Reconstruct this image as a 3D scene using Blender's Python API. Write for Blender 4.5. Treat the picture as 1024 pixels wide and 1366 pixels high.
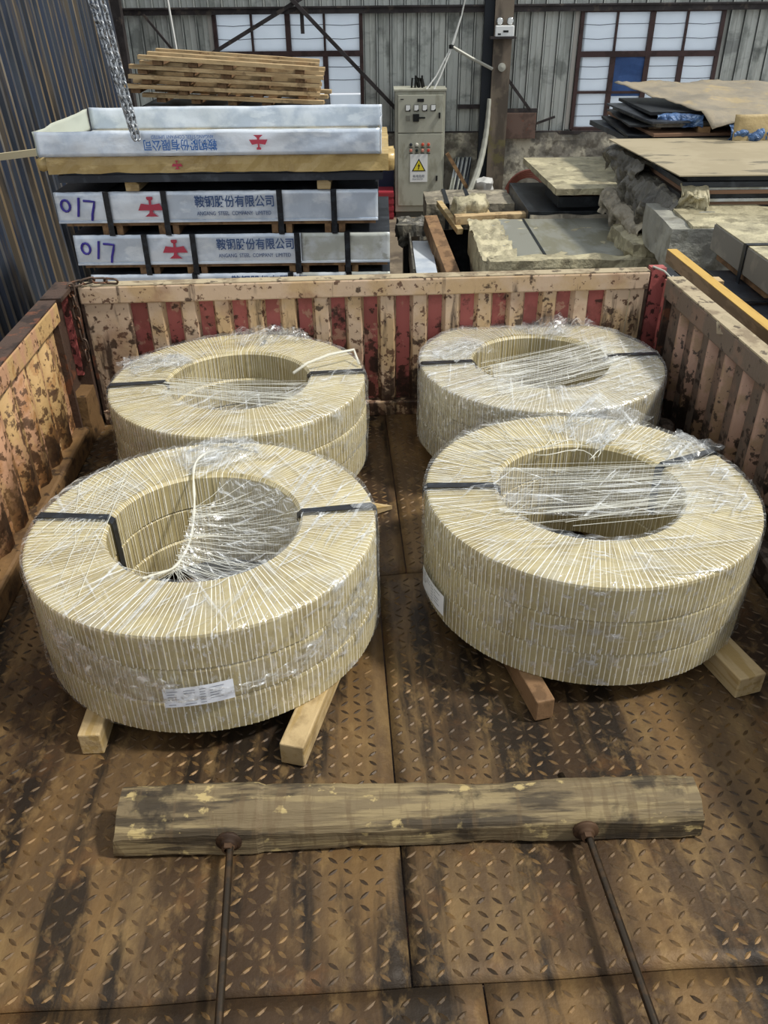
import bpy, bmesh, math, random
from mathutils import Vector, Matrix, Euler, noise

for o in list(bpy.data.objects):
    bpy.data.objects.remove(o)
S = bpy.context.scene
COL = S.collection
PI = math.pi
R = math.radians
rnd = random.Random(7)

# ------------------------------------------------------------------ camera
cam_d = bpy.data.cameras.new('camera')
cam = bpy.data.objects.new('camera', cam_d)
COL.objects.link(cam)
cam_d.sensor_fit = 'VERTICAL'
cam_d.sensor_height = 36.0
cam_d.lens = 36.0 * 1092.0 / 1366.0
cam_d.clip_start = 0.02
cam.location = (0, 0, 1.597)
cam.rotation_euler = (Euler((PI / 2 - 0.57091, 0, 0)).to_matrix() @ Matrix.Rotation(-0.011, 3, 'Z')).to_euler()
S.camera = cam

# ------------------------------------------------------------------ light
W = bpy.data.worlds.new('sky')
S.world = W
W.use_nodes = True
bg = W.node_tree.nodes['Background']
bg.inputs[0].default_value = (0.90, 0.95, 1.0, 1)
bg.inputs[1].default_value = 0.74
sun_d = bpy.data.lights.new('sun', 'SUN')
sun_d.energy = 3.2
sun_d.angle = R(5)
sun_d.color = (1.0, 0.96, 0.88)
sun = bpy.data.objects.new('sun', sun_d)
COL.objects.link(sun)
sun.rotation_euler = Vector((-0.60, 0.10, -0.80)).to_track_quat('-Z', 'Y').to_euler()
S.view_settings.view_transform = 'Standard'
S.view_settings.look = 'None'
S.view_settings.gamma = 1.0
S.view_settings.use_curve_mapping = False
S.view_settings.exposure = 0.27


# ------------------------------------------------------------------ materials
def lin(h):
    if isinstance(h, str):
        h = h.lstrip('#')
        c = [int(h[i:i + 2], 16) / 255 for i in (0, 2, 4)]
        return tuple(x / 12.92 if x <= .04045 else ((x + .055) / 1.055) ** 2.4 for x in c) + (1,)
    return tuple(h) + (1,)


MATS = {}


def M(name, col, rough=.6, metal=0.0, layers=(), bump=None, spec=.4, vary=True):
    """layers: (colour, scale, lo, hi, strength[, z0, z1]); the last two shift the noise with object height."""
    m = bpy.data.materials.new(name)
    m.use_nodes = True
    nt = m.node_tree
    N, L = nt.nodes, nt.links
    b = N['Principled BSDF']
    b.inputs['Roughness'].default_value = rough
    b.inputs['Metallic'].default_value = metal
    b.inputs['Specular IOR Level'].default_value = spec
    tc = N.new('ShaderNodeTexCoord')
    crd = tc.outputs['Object']
    if vary:
        oi = N.new('ShaderNodeObjectInfo')
        ml = N.new('ShaderNodeVectorMath')
        ml.operation = 'MULTIPLY_ADD'
        L.new(oi.outputs['Random'], ml.inputs[0])
        ml.inputs[1].default_value = (37, 29, 0)
        L.new(crd, ml.inputs[2])
        crd = ml.outputs[0]

    def nz(scale, detail=6, seed=0.0, rough_=.6):
        mp = N.new('ShaderNodeMapping')
        sc = (scale,) * 3 if not isinstance(scale, tuple) else scale
        mp.inputs['Scale'].default_value = sc
        mp.inputs['Location'].default_value = (seed * 3.1, seed * 1.7, seed * 2.3)
        L.new(crd, mp.inputs['Vector'])
        n = N.new('ShaderNodeTexNoise')
        n.inputs['Scale'].default_value = 1
        n.inputs['Detail'].default_value = detail
        n.inputs['Roughness'].default_value = rough_
        L.new(mp.outputs[0], n.inputs['Vector'])
        return n.outputs['Fac']

    cur = None
    for i, ly in enumerate(layers):
        c, sc, lo, hi, st = ly[:5]
        f = nz(sc, seed=i + 1.37)
        cn = N.new('ShaderNodeMapRange')
        cn.clamp = False
        cn.inputs[3].default_value = -.25
        cn.inputs[4].default_value = 1.25
        L.new(f, cn.inputs[0])
        f = cn.outputs[0]
        if len(ly) > 5:
            sp = N.new('ShaderNodeSeparateXYZ')
            L.new(tc.outputs['Object'], sp.inputs[0])
            g = N.new('ShaderNodeMapRange')
            g.inputs[1].default_value = ly[5]
            g.inputs[2].default_value = ly[6]
            g.inputs[3].default_value = .13
            g.inputs[4].default_value = -.13
            L.new(sp.outputs['Z'], g.inputs[0])
            ad = N.new('ShaderNodeMath')
            L.new(f, ad.inputs[0])
            L.new(g.outputs[0], ad.inputs[1])
            f = ad.outputs[0]
        mr = N.new('ShaderNodeMapRange')
        mr.inputs[1].default_value = lo
        mr.inputs[2].default_value = hi
        mr.inputs[3].default_value = 0
        mr.inputs[4].default_value = st
        L.new(f, mr.inputs[0])
        mx = N.new('ShaderNodeMix')
        mx.data_type = 'RGBA'
        L.new(mr.outputs[0], mx.inputs['Factor'])
        if cur is None:
            mx.inputs['A'].default_value = lin(col)
        else:
            L.new(cur, mx.inputs['A'])
        mx.inputs['B'].default_value = lin(c)
        cur = mx.outputs['Result']
    if cur is None:
        b.inputs['Base Color'].default_value = lin(col)
    else:
        L.new(cur, b.inputs['Base Color'])
    if bump:
        bp = N.new('ShaderNodeBump')
        bp.inputs['Strength'].default_value = bump[1]
        bp.inputs['Distance'].default_value = bump[2] if len(bump) > 2 else .01
        L.new(nz(bump[0], detail=5, seed=9.1), bp.inputs['Height'])
        L.new(bp.outputs[0], b.inputs['Normal'])
    MATS[name] = m
    return m


def film_mat(name, ang, fac=.06, st=.5):
    m = bpy.data.materials.new(name)
    m.use_nodes = True
    nt = m.node_tree
    N, L = nt.nodes, nt.links
    N.remove(N['Principled BSDF'])
    out = N['Material Output']
    tc = N.new('ShaderNodeTexCoord')

    def nz(rot, scale, lo, hi, k):
        mp = N.new('ShaderNodeMapping')
        mp.inputs['Rotation'].default_value = (0, 0, rot)
        mp.vector_type = 'TEXTURE'
        mp2 = N.new('ShaderNodeMapping')
        mp2.inputs['Scale'].default_value = scale
        L.new(tc.outputs['Object'], mp.inputs['Vector'])
        L.new(mp.outputs[0], mp2.inputs['Vector'])
        n = N.new('ShaderNodeTexNoise')
        n.inputs['Scale'].default_value = 1
        n.inputs['Detail'].default_value = 4
        L.new(mp2.outputs[0], n.inputs['Vector'])
        mr = N.new('ShaderNodeMapRange')
        mr.inputs[1].default_value = lo
        mr.inputs[2].default_value = hi
        mr.inputs[4].default_value = k
        L.new(n.outputs['Fac'], mr.inputs[0])
        return mr.outputs[0], n.outputs['Fac']
    a, _ = nz(ang, (3.0, 110, 30), .56, .68, st)
    b, _ = nz(ang + .9, (4, 95, 30), .59, .70, st * .8)
    e_, _ = nz(ang - .5, (7, 150, 40), .61, .69, st * 1.2)  # fine film streaks, glints painted in as whiter, more opaque lines
    c, cf = nz(0, (9, 9, 9), .56, .78, st * .6)
    _, bf = nz(0, (38, 38, 38), .5, .8, 1)

    def add(x, y):
        q = N.new('ShaderNodeMath')
        q.use_clamp = True
        L.new(x, q.inputs[0])
        if isinstance(y, float):
            q.inputs[1].default_value = y
        else:
            L.new(y, q.inputs[1])
        return q.outputs[0]
    f = add(add(add(add(a, b), e_), c), fac)
    bp = N.new('ShaderNodeBump')
    bp.inputs['Strength'].default_value = .9
    bp.inputs['Distance'].default_value = .012
    L.new(bf, bp.inputs['Height'])
    gl = N.new('ShaderNodeBsdfGlossy')
    gl.inputs['Roughness'].default_value = .16
    gl.inputs['Color'].default_value = (1, 1, 1, 1)
    L.new(bp.outputs[0], gl.inputs['Normal'])
    df = N.new('ShaderNodeBsdfDiffuse')
    df.inputs['Color'].default_value = (.82, .84, .82, 1)
    tr = N.new('ShaderNodeBsdfTransparent')
    m1 = N.new('ShaderNodeMixShader')
    m1.inputs[0].default_value = .45
    L.new(gl.outputs[0], m1.inputs[1])
    L.new(df.outputs[0], m1.inputs[2])
    m2 = N.new('ShaderNodeMixShader')
    L.new(f, m2.inputs[0])
    L.new(tr.outputs[0], m2.inputs[1])
    L.new(m1.outputs[0], m2.inputs[2])
    L.new(m2.outputs[0], out.inputs[0])
    MATS[name] = m
    return m


def pane_mat():
    m = bpy.data.materials.new('frosted_pane')
    m.use_nodes = True
    nt = m.node_tree
    N, L = nt.nodes, nt.links
    N.remove(N['Principled BSDF'])
    t = N.new('ShaderNodeBsdfTranslucent')
    d = N.new('ShaderNodeBsdfDiffuse')
    tc = N.new('ShaderNodeTexCoord')
    n = N.new('ShaderNodeTexNoise')
    n.inputs['Scale'].default_value = 3
    L.new(tc.outputs['Object'], n.inputs['Vector'])
    mx = N.new('ShaderNodeMix')
    mx.data_type = 'RGBA'
    L.new(n.outputs['Fac'], mx.inputs['Factor'])
    mx.inputs['A'].default_value = (.93, .97, 1, 1)
    mx.inputs['B'].default_value = (.80, .84, .88, 1)
    L.new(mx.outputs['Result'], t.inputs['Color'])
    d.inputs['Color'].default_value = (.8, .85, .9, 1)
    s = N.new('ShaderNodeMixShader')
    s.inputs[0].default_value = .25
    L.new(t.outputs[0], s.inputs[1])
    L.new(d.outputs[0], s.inputs[2])
    L.new(s.outputs[0], N['Material Output'].inputs[0])
    return m


def clear_mat(name, col, alpha, rough=.2):
    m = bpy.data.materials.new(name)
    m.use_nodes = True
    b = m.node_tree.nodes['Principled BSDF']
    b.inputs['Base Color'].default_value = lin(col)
    b.inputs['Roughness'].default_value = rough
    b.inputs['Alpha'].default_value = alpha
    return m


m_deck = M('rusty_checker_plate', '#54422d', .55, .2, [
    ('#6e5534', (5, 1.3, 1), .44, .64, .85),
    ('#38291b', (3.2, .9, 1), .46, .60, .88),
    ('#806843', (9, 3, 1), .52, .78, .7),
    ('#1d1711', (7, 1.1, 1), .52, .64, .9),
    ('#181410', 1.9, .54, .74, .85),
    ('#866c46', (26, 14, 1), .58, .78, .5),
    ('#6e4c2a', 7, .60, .82, .5)], (60, .5, .004), .3, False)
m_tread = M('worn_tread', '#574530', .5, .25, [('#2f2419', (3.2, .9, 1), .48, .60, .8), ('#86683f', 6, .5, .66, .6), ('#17120e', 1.9, .56, .72, .75)], None, .3, False)
m_head = M('chipped_cream_paint', '#bba38a', .6, 0, [
    ('#b0946c', 3, .45, .6, .8), ('#8a6650', 5, .54, .72, .6, .0, .7), ('#54392a', 34, .60, .65, .9, -.05, .9),
    ('#35241a', 13, .59, .65, .9, -.05, .7), ('#2a1c14', (20, 20, 3), .55, .70, .88, .0, .7)], (40, .4, .004))
m_headred = M('chipped_red_paint', '#a35a55', .55, 0, [
    ('#824840', 6, .5, .6, .6), ('#b9967c', 14, .62, .68, .6), ('#3a241a', 22, .57, .63, .9, .05, .6), ('#2a1c14', 8, .54, .64, .9, -.02, .5)], (40, .4, .004))
m_left = M('chipped_yellow_paint', '#ab8c5e', .6, 0, [
    ('#a97f66', (3, 5, 1.2), .48, .58, .8), ('#8a6036', 7, .52, .64, .8, .0, .6), ('#4a321e', 30, .57, .62, .9, -.05, .9),
    ('#45301f', 11, .59, .64, .9, -.05, .7), ('#6a4e30', 4.5, .56, .70, .7, -.05, .45)], (45, .5, .005))
m_lrust = M('rusty_lip', '#6e5436', .65, .1, [('#4a3622', 8, .5, .62, .8), ('#8a6a42', 5, .54, .68, .7), ('#2c2016', 16, .6, .68, .8)], (45, .5, .005))
m_right = M('dusty_brown_paint', '#64564a', .65, 0, [
    ('#7c6252', 8, .5, .62, .6), ('#33271e', 24, .57, .63, .9, .0, .7), ('#201812', 9, .60, .68, .9, -.02, .5)], (45, .5, .005))
m_rightrib = M('worn_pink_paint', '#9c7c68', .6, 0, [
    ('#80684a', 7, .52, .62, .7), ('#33261d', 28, .60, .64, .9, .0, .65), ('#221912', 10, .58, .64, .95, .0, .42)], (45, .5, .005))
m_railtop = M('dusty_rail_top', '#a3957a', .75, 0, [('#6d5d49', 8, .52, .64, .7), ('#3c3026', 20, .62, .68, .8)], (50, .3))
m_postred = M('red_post_paint', '#a25652', .5, 0, [('#7c403a', 6, .5, .62, .7), ('#2c1d18', 24, .61, .66, .9)], (50, .3))
m_postdark = M('dark_post_steel', '#4b3a30', .6, .2, [('#2a1f19', 8, .48, .6, .8), ('#7a4a32', 14, .6, .68, .6)], (50, .3))
m_tape = M('cream_wrap_tape', '#a3966e', .5, 0, [('#b5a981', 5, .45, .6, .7), ('#8f8058', 9, .52, .64, .55)], None, .35)
m_tapeedge = M('pale_tape_edge', '#e8e4d6', .45, 0, [('#cbbf96', 14, .5, .62, .6)])
m_tapedark = M('dark_core_steel', '#5a5344', .5, .3)  # one even dark steel tone
m_strap = M('black_strap', '#15171b', .35, 0, [('#2d333b', 30, .5, .65, .6)])
m_strand = clear_mat('film_strand', '#f4f4ea', .42, .2)
m_rope = clear_mat('film_rope', '#e4e2d4', .6, .25)
m_paper = M('white_label_paper', '#e2e6ee', .55)
m_ink = M('faded_ink', '#6a7080', .7)
m_bearer = M('pale_timber', '#b09a72', .7, 0, [('#94793f', (3, 40, 40), .5, .62, .6), ('#6d5836', 6, .58, .7, .5)], (40, .3))
m_beam = M('weathered_timber', '#6c5e45', .75, 0, [
    ('#8d7d5a', (2.5, 30, 30), .5, .6, .7), ('#3a3124', (3, 22, 22), .54, .64, .9), ('#ab9868', (14, 20, 20), .64, .70, .9),
    ('#2a231a', 5, .58, .66, .85), ('#5b4a33', (40, 6, 6), .58, .68, .5)], ((4, 60, 60), .9, .007))
m_rod = M('dark_oiled_steel', '#3d352c', .35, .7, [('#5a4632', 30, .5, .65, .6)])
m_rust = M('rusted_iron', '#4d3826', .7, .3, [('#2a1d14', 20, .5, .62, .8)])
m_galv = M('galvanised_sheet', '#dbe2ea', .30, .25, [('#b4c0cf', 3, .42, .62, .8), ('#e2e9f0', (4, 4, 9), .56, .68, .7)], (9, .35, .01))
m_galv2 = M('dull_galvanised_sheet', '#b3b6ae', .42, .3, [('#ccd2d6', 3, .45, .6, .8), ('#8a8a7c', 6, .56, .68, .6)], (9, .35, .01))
m_steel = M('dark_steel_plate', '#3d4148', .4, .5, [('#2a2d33', (2, 8, 8), .45, .6, .7), ('#5a6068', 6, .58, .7, .5)])
m_steeld = M('black_oily_steel', '#1d2024', .45, .4, [('#34383c', 6, .5, .66, .7)])
m_kraft = M('glossy_kraft_wrap', '#b39b68', .25, 0, [('#9c8455', 4, .45, .6, .7), ('#d2b880', (3, 10, 10), .58, .7, .6)], (14, .5, .012))
m_wood = M('pallet_timber', '#b79f78', .75, 0, [('#967c58', (3, 20, 20), .48, .6, .8), ('#bfa67c', 5, .56, .68, .6), ('#5a4630', 8, .62, .72, .6)], (30, .3))
m_woodd = M('old_brown_timber', '#7d6043', .75, 0, [('#5a432c', (12, 12, 12), .48, .6, .8), ('#9b7c55', 6, .56, .68, .6)], (30, .3))
m_yellow = M('yellow_topped_timber', '#bb984e', .65, 0, [('#a5823f', (20, 4, 20), .5, .62, .6)])
m_yside = M('grey_brown_timber', '#8a7358', .75, 0, [('#6c5840', (20, 4, 20), .5, .62, .7)])
m_blue = M('logo_blue', '#2f5f9e', .5)
m_bluetext = M('lettering_blue', '#36507c', .5)
m_red = M('logo_red', '#ad3c4e', .5)
m_purple = M('purple_marker', '#3c3090', .5)
m_clad = M('grey_cladding', '#bcc0ba', .6, 0, [('#c3c6be', (3, 3, 1), .46, .6, .8), ('#8c908a', (5, 5, .8), .52, .66, .7), ('#5a5f5a', 2.2, .58, .72, .6), ('#3c4042', (1.2, 1.2, 3), .64, .78, .5)], (30, .15))
m_cladseam = M('cladding_seam', '#565a58', .6)
m_mason = M('stained_render', '#8d897e', .85, 0, [('#c2bca8', 2.1, .50, .60, .9), ('#4c4a45', 1.6, .54, .66, .8), ('#5c564c', 8, .5, .64, .7)], (14, .5, .02))
m_concrete = M('dirty_concrete_floor', '#6e6252', .85, 0, [('#4c4238', 1.2, .46, .6, .8), ('#8a7c68', 4, .56, .68, .6)], (20, .3))
m_lwall = M('blue_painted_sheet', '#363f50', .5, .25, [('#3f4650', (2, 7, .5), .46, .58, .8), ('#5d5344', (2, 9, .35), .54, .62, .85), ('#20262f', (2, 5, .4), .56, .66, .7)], None)
m_lridge = M('worn_brown_ridge', '#565452', .5, .25, [('#7f6c50', (2, 6, .6), .46, .6, .8), ('#3b4656', (2, 8, .5), .52, .64, .85), ('#8a8478', (2, 9, .8), .64, .72, .6)], None)
m_purlin = M('dark_purlin_steel', '#3f3a3a', .6, .3, [('#2c2828', 4, .45, .62, .8), ('#6a5f55', 7, .6, .7, .5)])
m_frame = M('window_frame_brown', '#4a3836', .6, .2, [('#332624', 6, .5, .62, .7)])
m_frameL = M('pale_window_trim', '#b9b6ae', .6)
m_wire = M('window_wire', '#5b6068', .5)
m_pane = pane_mat()
m_column = M('grey_brown_column', '#7a6e60', .65, .2, [('#4b443c', (3, 3, .7), .46, .6, .8), ('#7d7262', 4, .56, .68, .6), ('#76703f', 3, .66, .74, .5)])
m_cab = M('beige_cabinet_paint', '#aaaa9b', .5, 0, [('#979687', 3, .5, .64, .6), ('#7c7a66', (5, 5, 2), .60, .74, .5)])
m_cabd = M('cabinet_dark_trim', '#4a4a42', .6)  # dark grey of the plinth and the legend plates
m_black = M('black_plastic', '#181a1a', .4)
m_white = M('white_plastic', '#e4e6e4', .4)
m_sign_y = M('warning_yellow', '#e2d23c', .45)
m_chrome = M('chrome', '#c8cccc', .15, .9)
m_chain = M('zinc_chain', '#a9adb1', .32, .6, [('#4a4d51', 40, .52, .64, .8)])
m_chaind = M('rusty_chain', '#54463c', .5, .5, [('#7a5038', 30, .52, .64, .7)])
m_hose = M('red_hose', '#6b3a30', .5)
m_conduit = M('grey_conduit', '#a5a59a', .5)
m_cable = M('white_cable', '#d8d9d4', .5)
m_dirtywrap = M('dirty_wrap', '#8a8272', .55, 0, [('#5c564a', 5, .47, .6, .8), ('#b0a68e', 7, .56, .68, .7)], (16, .6, .02))
m_palewrap = M('pale_paper_wrap', '#9f977c', .5, 0, [('#c2b998', 6, .48, .62, .7), ('#766f5a', 8, .54, .66, .75)], (16, .8, .025))
m_greywrap = M('grey_torn_wrap', '#5a574f', .34, 0, [('#3a3833', 4, .46, .6, .8), ('#857f6f', 6, .56, .68, .7)], (16, .7, .025))
m_silverwrap = M('silvery_plastic_wrap', '#8d8c84', .35, .1, [('#a9a89c', 4, .46, .6, .7), ('#6f6c60', 5, .55, .67, .7)], (12, .7, .025))
m_sheettop = M('brushed_sheet_top', '#8a8a80', .5, .3, [('#77745f', (4, 1.5, 1), .48, .6, .7), ('#9fa09a', 5, .56, .68, .5)])
m_beige = M('dusty_sheet_top', '#a3977d', .6, .1, [('#968a70', 2, .45, .6, .7), ('#5f5a4c', (1.6, 5, 1), .62, .68, .75)])
m_tanpaper = M('tan_paper', '#8f8470', .6, 0, [('#7d7669', 2.5, .46, .6, .85), ('#a8946c', 4, .56, .68, .6)], (10, .5, .02))
m_bluefilm = M('blue_plastic_film', '#4c6a94', .25, 0, [('#31486c', 7, .45, .6, .8), ('#8fa6c4', 12, .60, .68, .8)], (18, .8, .03))
m_bluecard = M('blue_board', '#38598f', .6, 0, [('#2f4c7d', 4, .45, .62, .7)])
m_redcrate = M('red_crate', '#94303a', .5)
m_tyre = M('tyre_rubber', '#1a1a1a', .8)
m_copperish = M('brown_spacer', '#80624c', .7)


# ------------------------------------------------------------------ helpers
class MB:
    def __init__(s):
        s.v, s.f, s.m = [], [], []

    def add(s, vs, fs, mi=0):
        k = len(s.v)
        s.v += [tuple(v) for v in vs]
        s.f += [tuple(i + k for i in f) for f in fs]
        s.m += [mi] * len(fs)
        return s

    def box(s, x0, x1, y0, y1, z0, z1, mi=0, mat=None):
        vs = [Vector(p) for p in ((x0, y0, z0), (x1, y0, z0), (x1, y1, z0), (x0, y1, z0), (x0, y0, z1), (x1, y0, z1), (x1, y1, z1), (x0, y1, z1))]
        if mat:
            vs = [mat @ v for v in vs]
        return s.add(vs, [(3, 2, 1, 0), (4, 5, 6, 7), (0, 1, 5, 4), (1, 2, 6, 5), (2, 3, 7, 6), (3, 0, 4, 7)], mi)

    def bar(s, a, b, w, h, mi=0, up=(0, 0, 1)):
        a, b = Vector(a), Vector(b)
        d = (b - a)
        L = d.length
        d.normalize()
        r = d.cross(Vector(up))
        if r.length < 1e-4:
            r = d.cross(Vector((0, 1, 0)))
        r.normalize()
        u = r.cross(d)
        mt = Matrix((r, d, u)).transposed().to_4x4()
        mt.translation = a
        return s.box(-w / 2, w / 2, 0, L, -h / 2, h / 2, mi, mt)

    def tube(s, pts, r, n=6, mi=0, cap=True, closed=False):
        pts = [Vector(p) for p in pts]
        k = len(pts)
        vs = []
        ref = None
        for i, p in enumerate(pts):
            if closed:
                d = pts[(i + 1) % k] - pts[i - 1]
            else:
                d = pts[min(i + 1, k - 1)] - pts[max(i - 1, 0)]
            d.normalize()
            if ref is None:
                ref = d.orthogonal().normalized()
            ref = (ref - d * ref.dot(d)).normalized()
            q = d.cross(ref)
            rr = r[i] if isinstance(r, (list, tuple)) else r
            vs += [p + (ref * math.cos(2 * PI * j / n) + q * math.sin(2 * PI * j / n)) * rr for j in range(n)]
        fs = []
        for i in range(k if closed else k - 1):
            for j in range(n):
                a, b = i * n, ((i + 1) % k) * n
                fs.append((a + j, a + (j + 1) % n, b + (j + 1) % n, b + j))
        if cap and not closed:
            fs += [tuple(reversed(range(n))), tuple((k - 1) * n + j for j in range(n))]
        return s.add(vs, fs, mi)

    def prism(s, prof, a, b, mi=0, mat=None):
        """profile of (u, w) points swept from a to b along local y (u = x, w = z)."""
        n = len(prof)
        vs = [Vector((u, a, w)) for u, w in prof] + [Vector((u, b, w)) for u, w in prof]
        if mat:
            vs = [mat @ v for v in vs]
        fs = [(i, (i + 1) % n, n + (i + 1) % n, n + i) for i in range(n)]
        fs += [tuple(reversed(range(n))), tuple(range(n, 2 * n))]
        return s.add(vs, fs, mi)

    def lathe(s, prof, c, n=24, axis='Z', mi=0):
        vs, k = [], len(prof)
        for i in range(n):
            t = 2 * PI * i / n
            for r, h in prof:
                p = (r * math.cos(t), r * math.sin(t), h)
                if axis == 'Y':
                    p = (p[0], p[2], p[1])
                if axis == 'X':
                    p = (p[2], p[0], p[1])
                vs.append((p[0] + c[0], p[1] + c[1], p[2] + c[2]))
        fs = []
        for i in range(n):
            for j in range(k - 1):
                a, b = i * k, ((i + 1) % n) * k
                fs.append((a + j, b + j, b + j + 1, a + j + 1))
        return s.add(vs, fs, mi)

    def grid(s, fn, nu, nv, mi=0):
        vs = [fn(i / nu, j / nv) for j in range(nv + 1) for i in range(nu + 1)]
        fs = [(j * (nu + 1) + i, j * (nu + 1) + i + 1, (j + 1) * (nu + 1) + i + 1, (j + 1) * (nu + 1) + i) for j in range(nv) for i in range(nu)]
        return s.add(vs, fs, mi)

    def rbox(s, x0, x1, y0, y1, z0, z1, seg=.06, amp=.01, fr=6., seed=0., mi=0, rnd_=0.0):
        """a subdivided, crumpled box"""
        dx, dy, dz = x1 - x0, y1 - y0, z1 - z0
        nx, ny, nz_ = (max(2, min(40, int(d / seg))) for d in (dx, dy, dz))

        cc_ = Vector(((x0 + x1) / 2, (y0 + y1) / 2, (z0 + z1) / 2))

        def dis(p):
            p = Vector(p)
            q = p * fr + Vector((seed, seed * 1.3, seed * .7))
            e = p - cc_
            nr = Vector(((2 * e.x / dx) ** 5, (2 * e.y / dy) ** 5, (2 * e.z / dz) ** 5))
            if nr.length > 0:
                nr.normalize()
            d1 = noise.voronoi(q * .8)[0]
            d2 = noise.voronoi(q * 1.9 + Vector((3, 1, 2)))[0]
            k = (.45 - min(1, d1[1] - d1[0])) * 1.1 + (.4 - min(1, d2[1] - d2[0])) * .5
            return p + nr * amp * k * 1.5 + noise.noise_vector(q * .7) * amp * .8

        def face(o, u, v, nu, nv):
            s.grid(lambda a, b: dis((o[0] + u[0] * a + v[0] * b, o[1] + u[1] * a + v[1] * b, o[2] + u[2] * a + v[2] * b)), nu, nv, mi)
        face((x0, y0, z1), (dx, 0, 0), (0, dy, 0), nx, ny)
        face((x0, y1, z0), (dx, 0, 0), (0, -dy, 0), nx, ny)
        face((x0, y0, z0), (dx, 0, 0), (0, 0, dz), nx, nz_)
        face((x1, y1, z0), (-dx, 0, 0), (0, 0, dz), nx, nz_)
        face((x1, y0, z0), (0, dy, 0), (0, 0, dz), ny, nz_)
        face((x0, y1, z0), (0, -dy, 0), (0, 0, dz), ny, nz_)
        return s

    def mesh(s, name, mats, smooth=False):
        me = bpy.data.meshes.new(name)
        me.from_pydata(s.v, [], s.f)
        for m in (mats if isinstance(mats, (list, tuple)) else [mats]):
            me.materials.append(m)
        me.polygons.foreach_set('material_index', s.m)
        if smooth:
            me.polygons.foreach_set('use_smooth', [True] * len(s.f))
        me.update()
        return me

    def build(s, name, mats, parent=None, smooth=False, world=False, merge=False):
        """world=True: vertices are given in world space and are moved into the parent's frame"""
        if world and parent is not None:
            inv = wm(parent).inverted()
            s.v = [tuple(inv @ Vector(v)) for v in s.v]
        me = s.mesh(name, mats, smooth)
        if merge:
            b = bmesh.new()
            b.from_mesh(me)
            bmesh.ops.remove_doubles(b, verts=b.verts, dist=1e-4)
            b.to_mesh(me)
            b.free()
        return link(name, me, parent)


def wm(o):
    m = Matrix.LocRotScale(o.location, o.rotation_euler, o.scale)
    return wm(o.parent) @ m if o.parent else m


def link(name, data, parent=None):
    o = bpy.data.objects.new(name, data)
    COL.objects.link(o)
    o.parent = parent
    return o


def bevel(o, w=.004, seg=2):
    md = o.modifiers.new('bevel', 'BEVEL')
    md.width = w
    md.segments = seg
    md.limit_method = 'ANGLE'
    return o


def thick(o, t):
    md = o.modifiers.new('solid', 'SOLIDIFY')
    md.thickness = t
    return o


def tag(o, label, cat, group=None, kind=None):
    if label:
        o['label'] = label
    if cat:
        o['category'] = cat
    if group:
        o['group'] = group
    if kind:
        o['kind'] = kind
    return o


def thing(name, label, cat, loc=(0, 0, 0), rz=0, group=None):
    o = link(name, None)
    o.location = loc
    o.rotation_euler = (0, 0, rz)
    o.empty_display_size = .1
    return tag(o, label, cat, group)


def structure(o):
    o['kind'] = 'structure'
    return o


def shared(name, me, parent, loc=(0, 0, 0), rot=(0, 0, 0)):
    o = link(name, me, parent)
    o.location = loc
    o.rotation_euler = rot
    return o


def lettering(name, body, size, mat, parent, loc, rot, sx=1.0, extrude=.0012, align='LEFT', bold=0.0):
    c = bpy.data.curves.new(name, 'FONT')
    c.body = body
    c.size = size
    c.extrude = extrude
    c.offset = bold
    c.align_x = align
    t = bpy.data.objects.new(name, c)
    COL.objects.link(t)
    bpy.context.view_layer.update()
    me = bpy.data.meshes.new_from_object(t.evaluated_get(bpy.context.evaluated_depsgraph_get()))
    bpy.data.objects.remove(t)
    me.materials.clear()
    me.materials.append(mat)
    o = link(name, me, parent)
    o.location = loc
    o.rotation_euler = rot
    o.scale = (sx, 1, 1)
    return o


GZ = -1.30          # workshop ground; the truck deck is z = 0

# ------------------------------------------------------------------ the building
g = MB().box(-9, 9, -5, 15, GZ - .1, GZ)
structure(g.build('floor', m_concrete))

BW = (0, 13.3, 0)
BR = R(-2.0)


def on_wall(name, kind=True):
    o = link(name, None)
    o.location = BW
    o.rotation_euler = (0, 0, BR)
    o.empty_display_size = .1
    if kind:
        o['kind'] = 'structure'
    return o


WIN = [(-2.29, -.25, -.20, 1.32), (2.82, 4.73, -.20, 1.30)]
wall = on_wall('wall_back')
mb = MB()
mb.grid(lambda u, v: (-4 + 11 * u, -.10 + .03 * noise.noise((u * 30, v * 5, 2)), GZ + 1.07 * v), 90, 10)
mb.box(-4, 7, -.09, .15, GZ, -.235)
mb.build('masonry_base', m_mason, wall)
pw = .195
# one cladding panel profile: shallow rib with a dark standing seam
def panel_mesh(h):
    b = MB()
    xs = [(0, 0), (.012, -.028), (.03, -.028), (.042, 0), (.10, -.004), (.118, -.012), (.136, -.004), (pw, 0)]
    for (a, ya), (c_, yc) in zip(xs, xs[1:]):
        b.add([(a, ya, 0), (c_, yc, 0), (c_, yc, h), (a, ya, h)], [(0, 1, 2, 3)], 1 if a < .002 or abs(a - .03) < .001 else 0)
    return b.mesh('cladding_panel', [m_clad, m_cladseam])
pm_full, pm_top, pm_hi = panel_mesh(1.55), panel_mesh(.30), panel_mesh(3.6)
k = 0
x = -3.75
while x < 6.6:
    inwin = any(a - pw * .6 < x < b - pw * .3 for a, b, _, _ in WIN)
    if not inwin:
        shared('cladding_panel', pm_full, wall, (x, 0, -.22))
    shared('cladding_panel', pm_hi, wall, (x, 0, 1.33))
    x += pw
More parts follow.
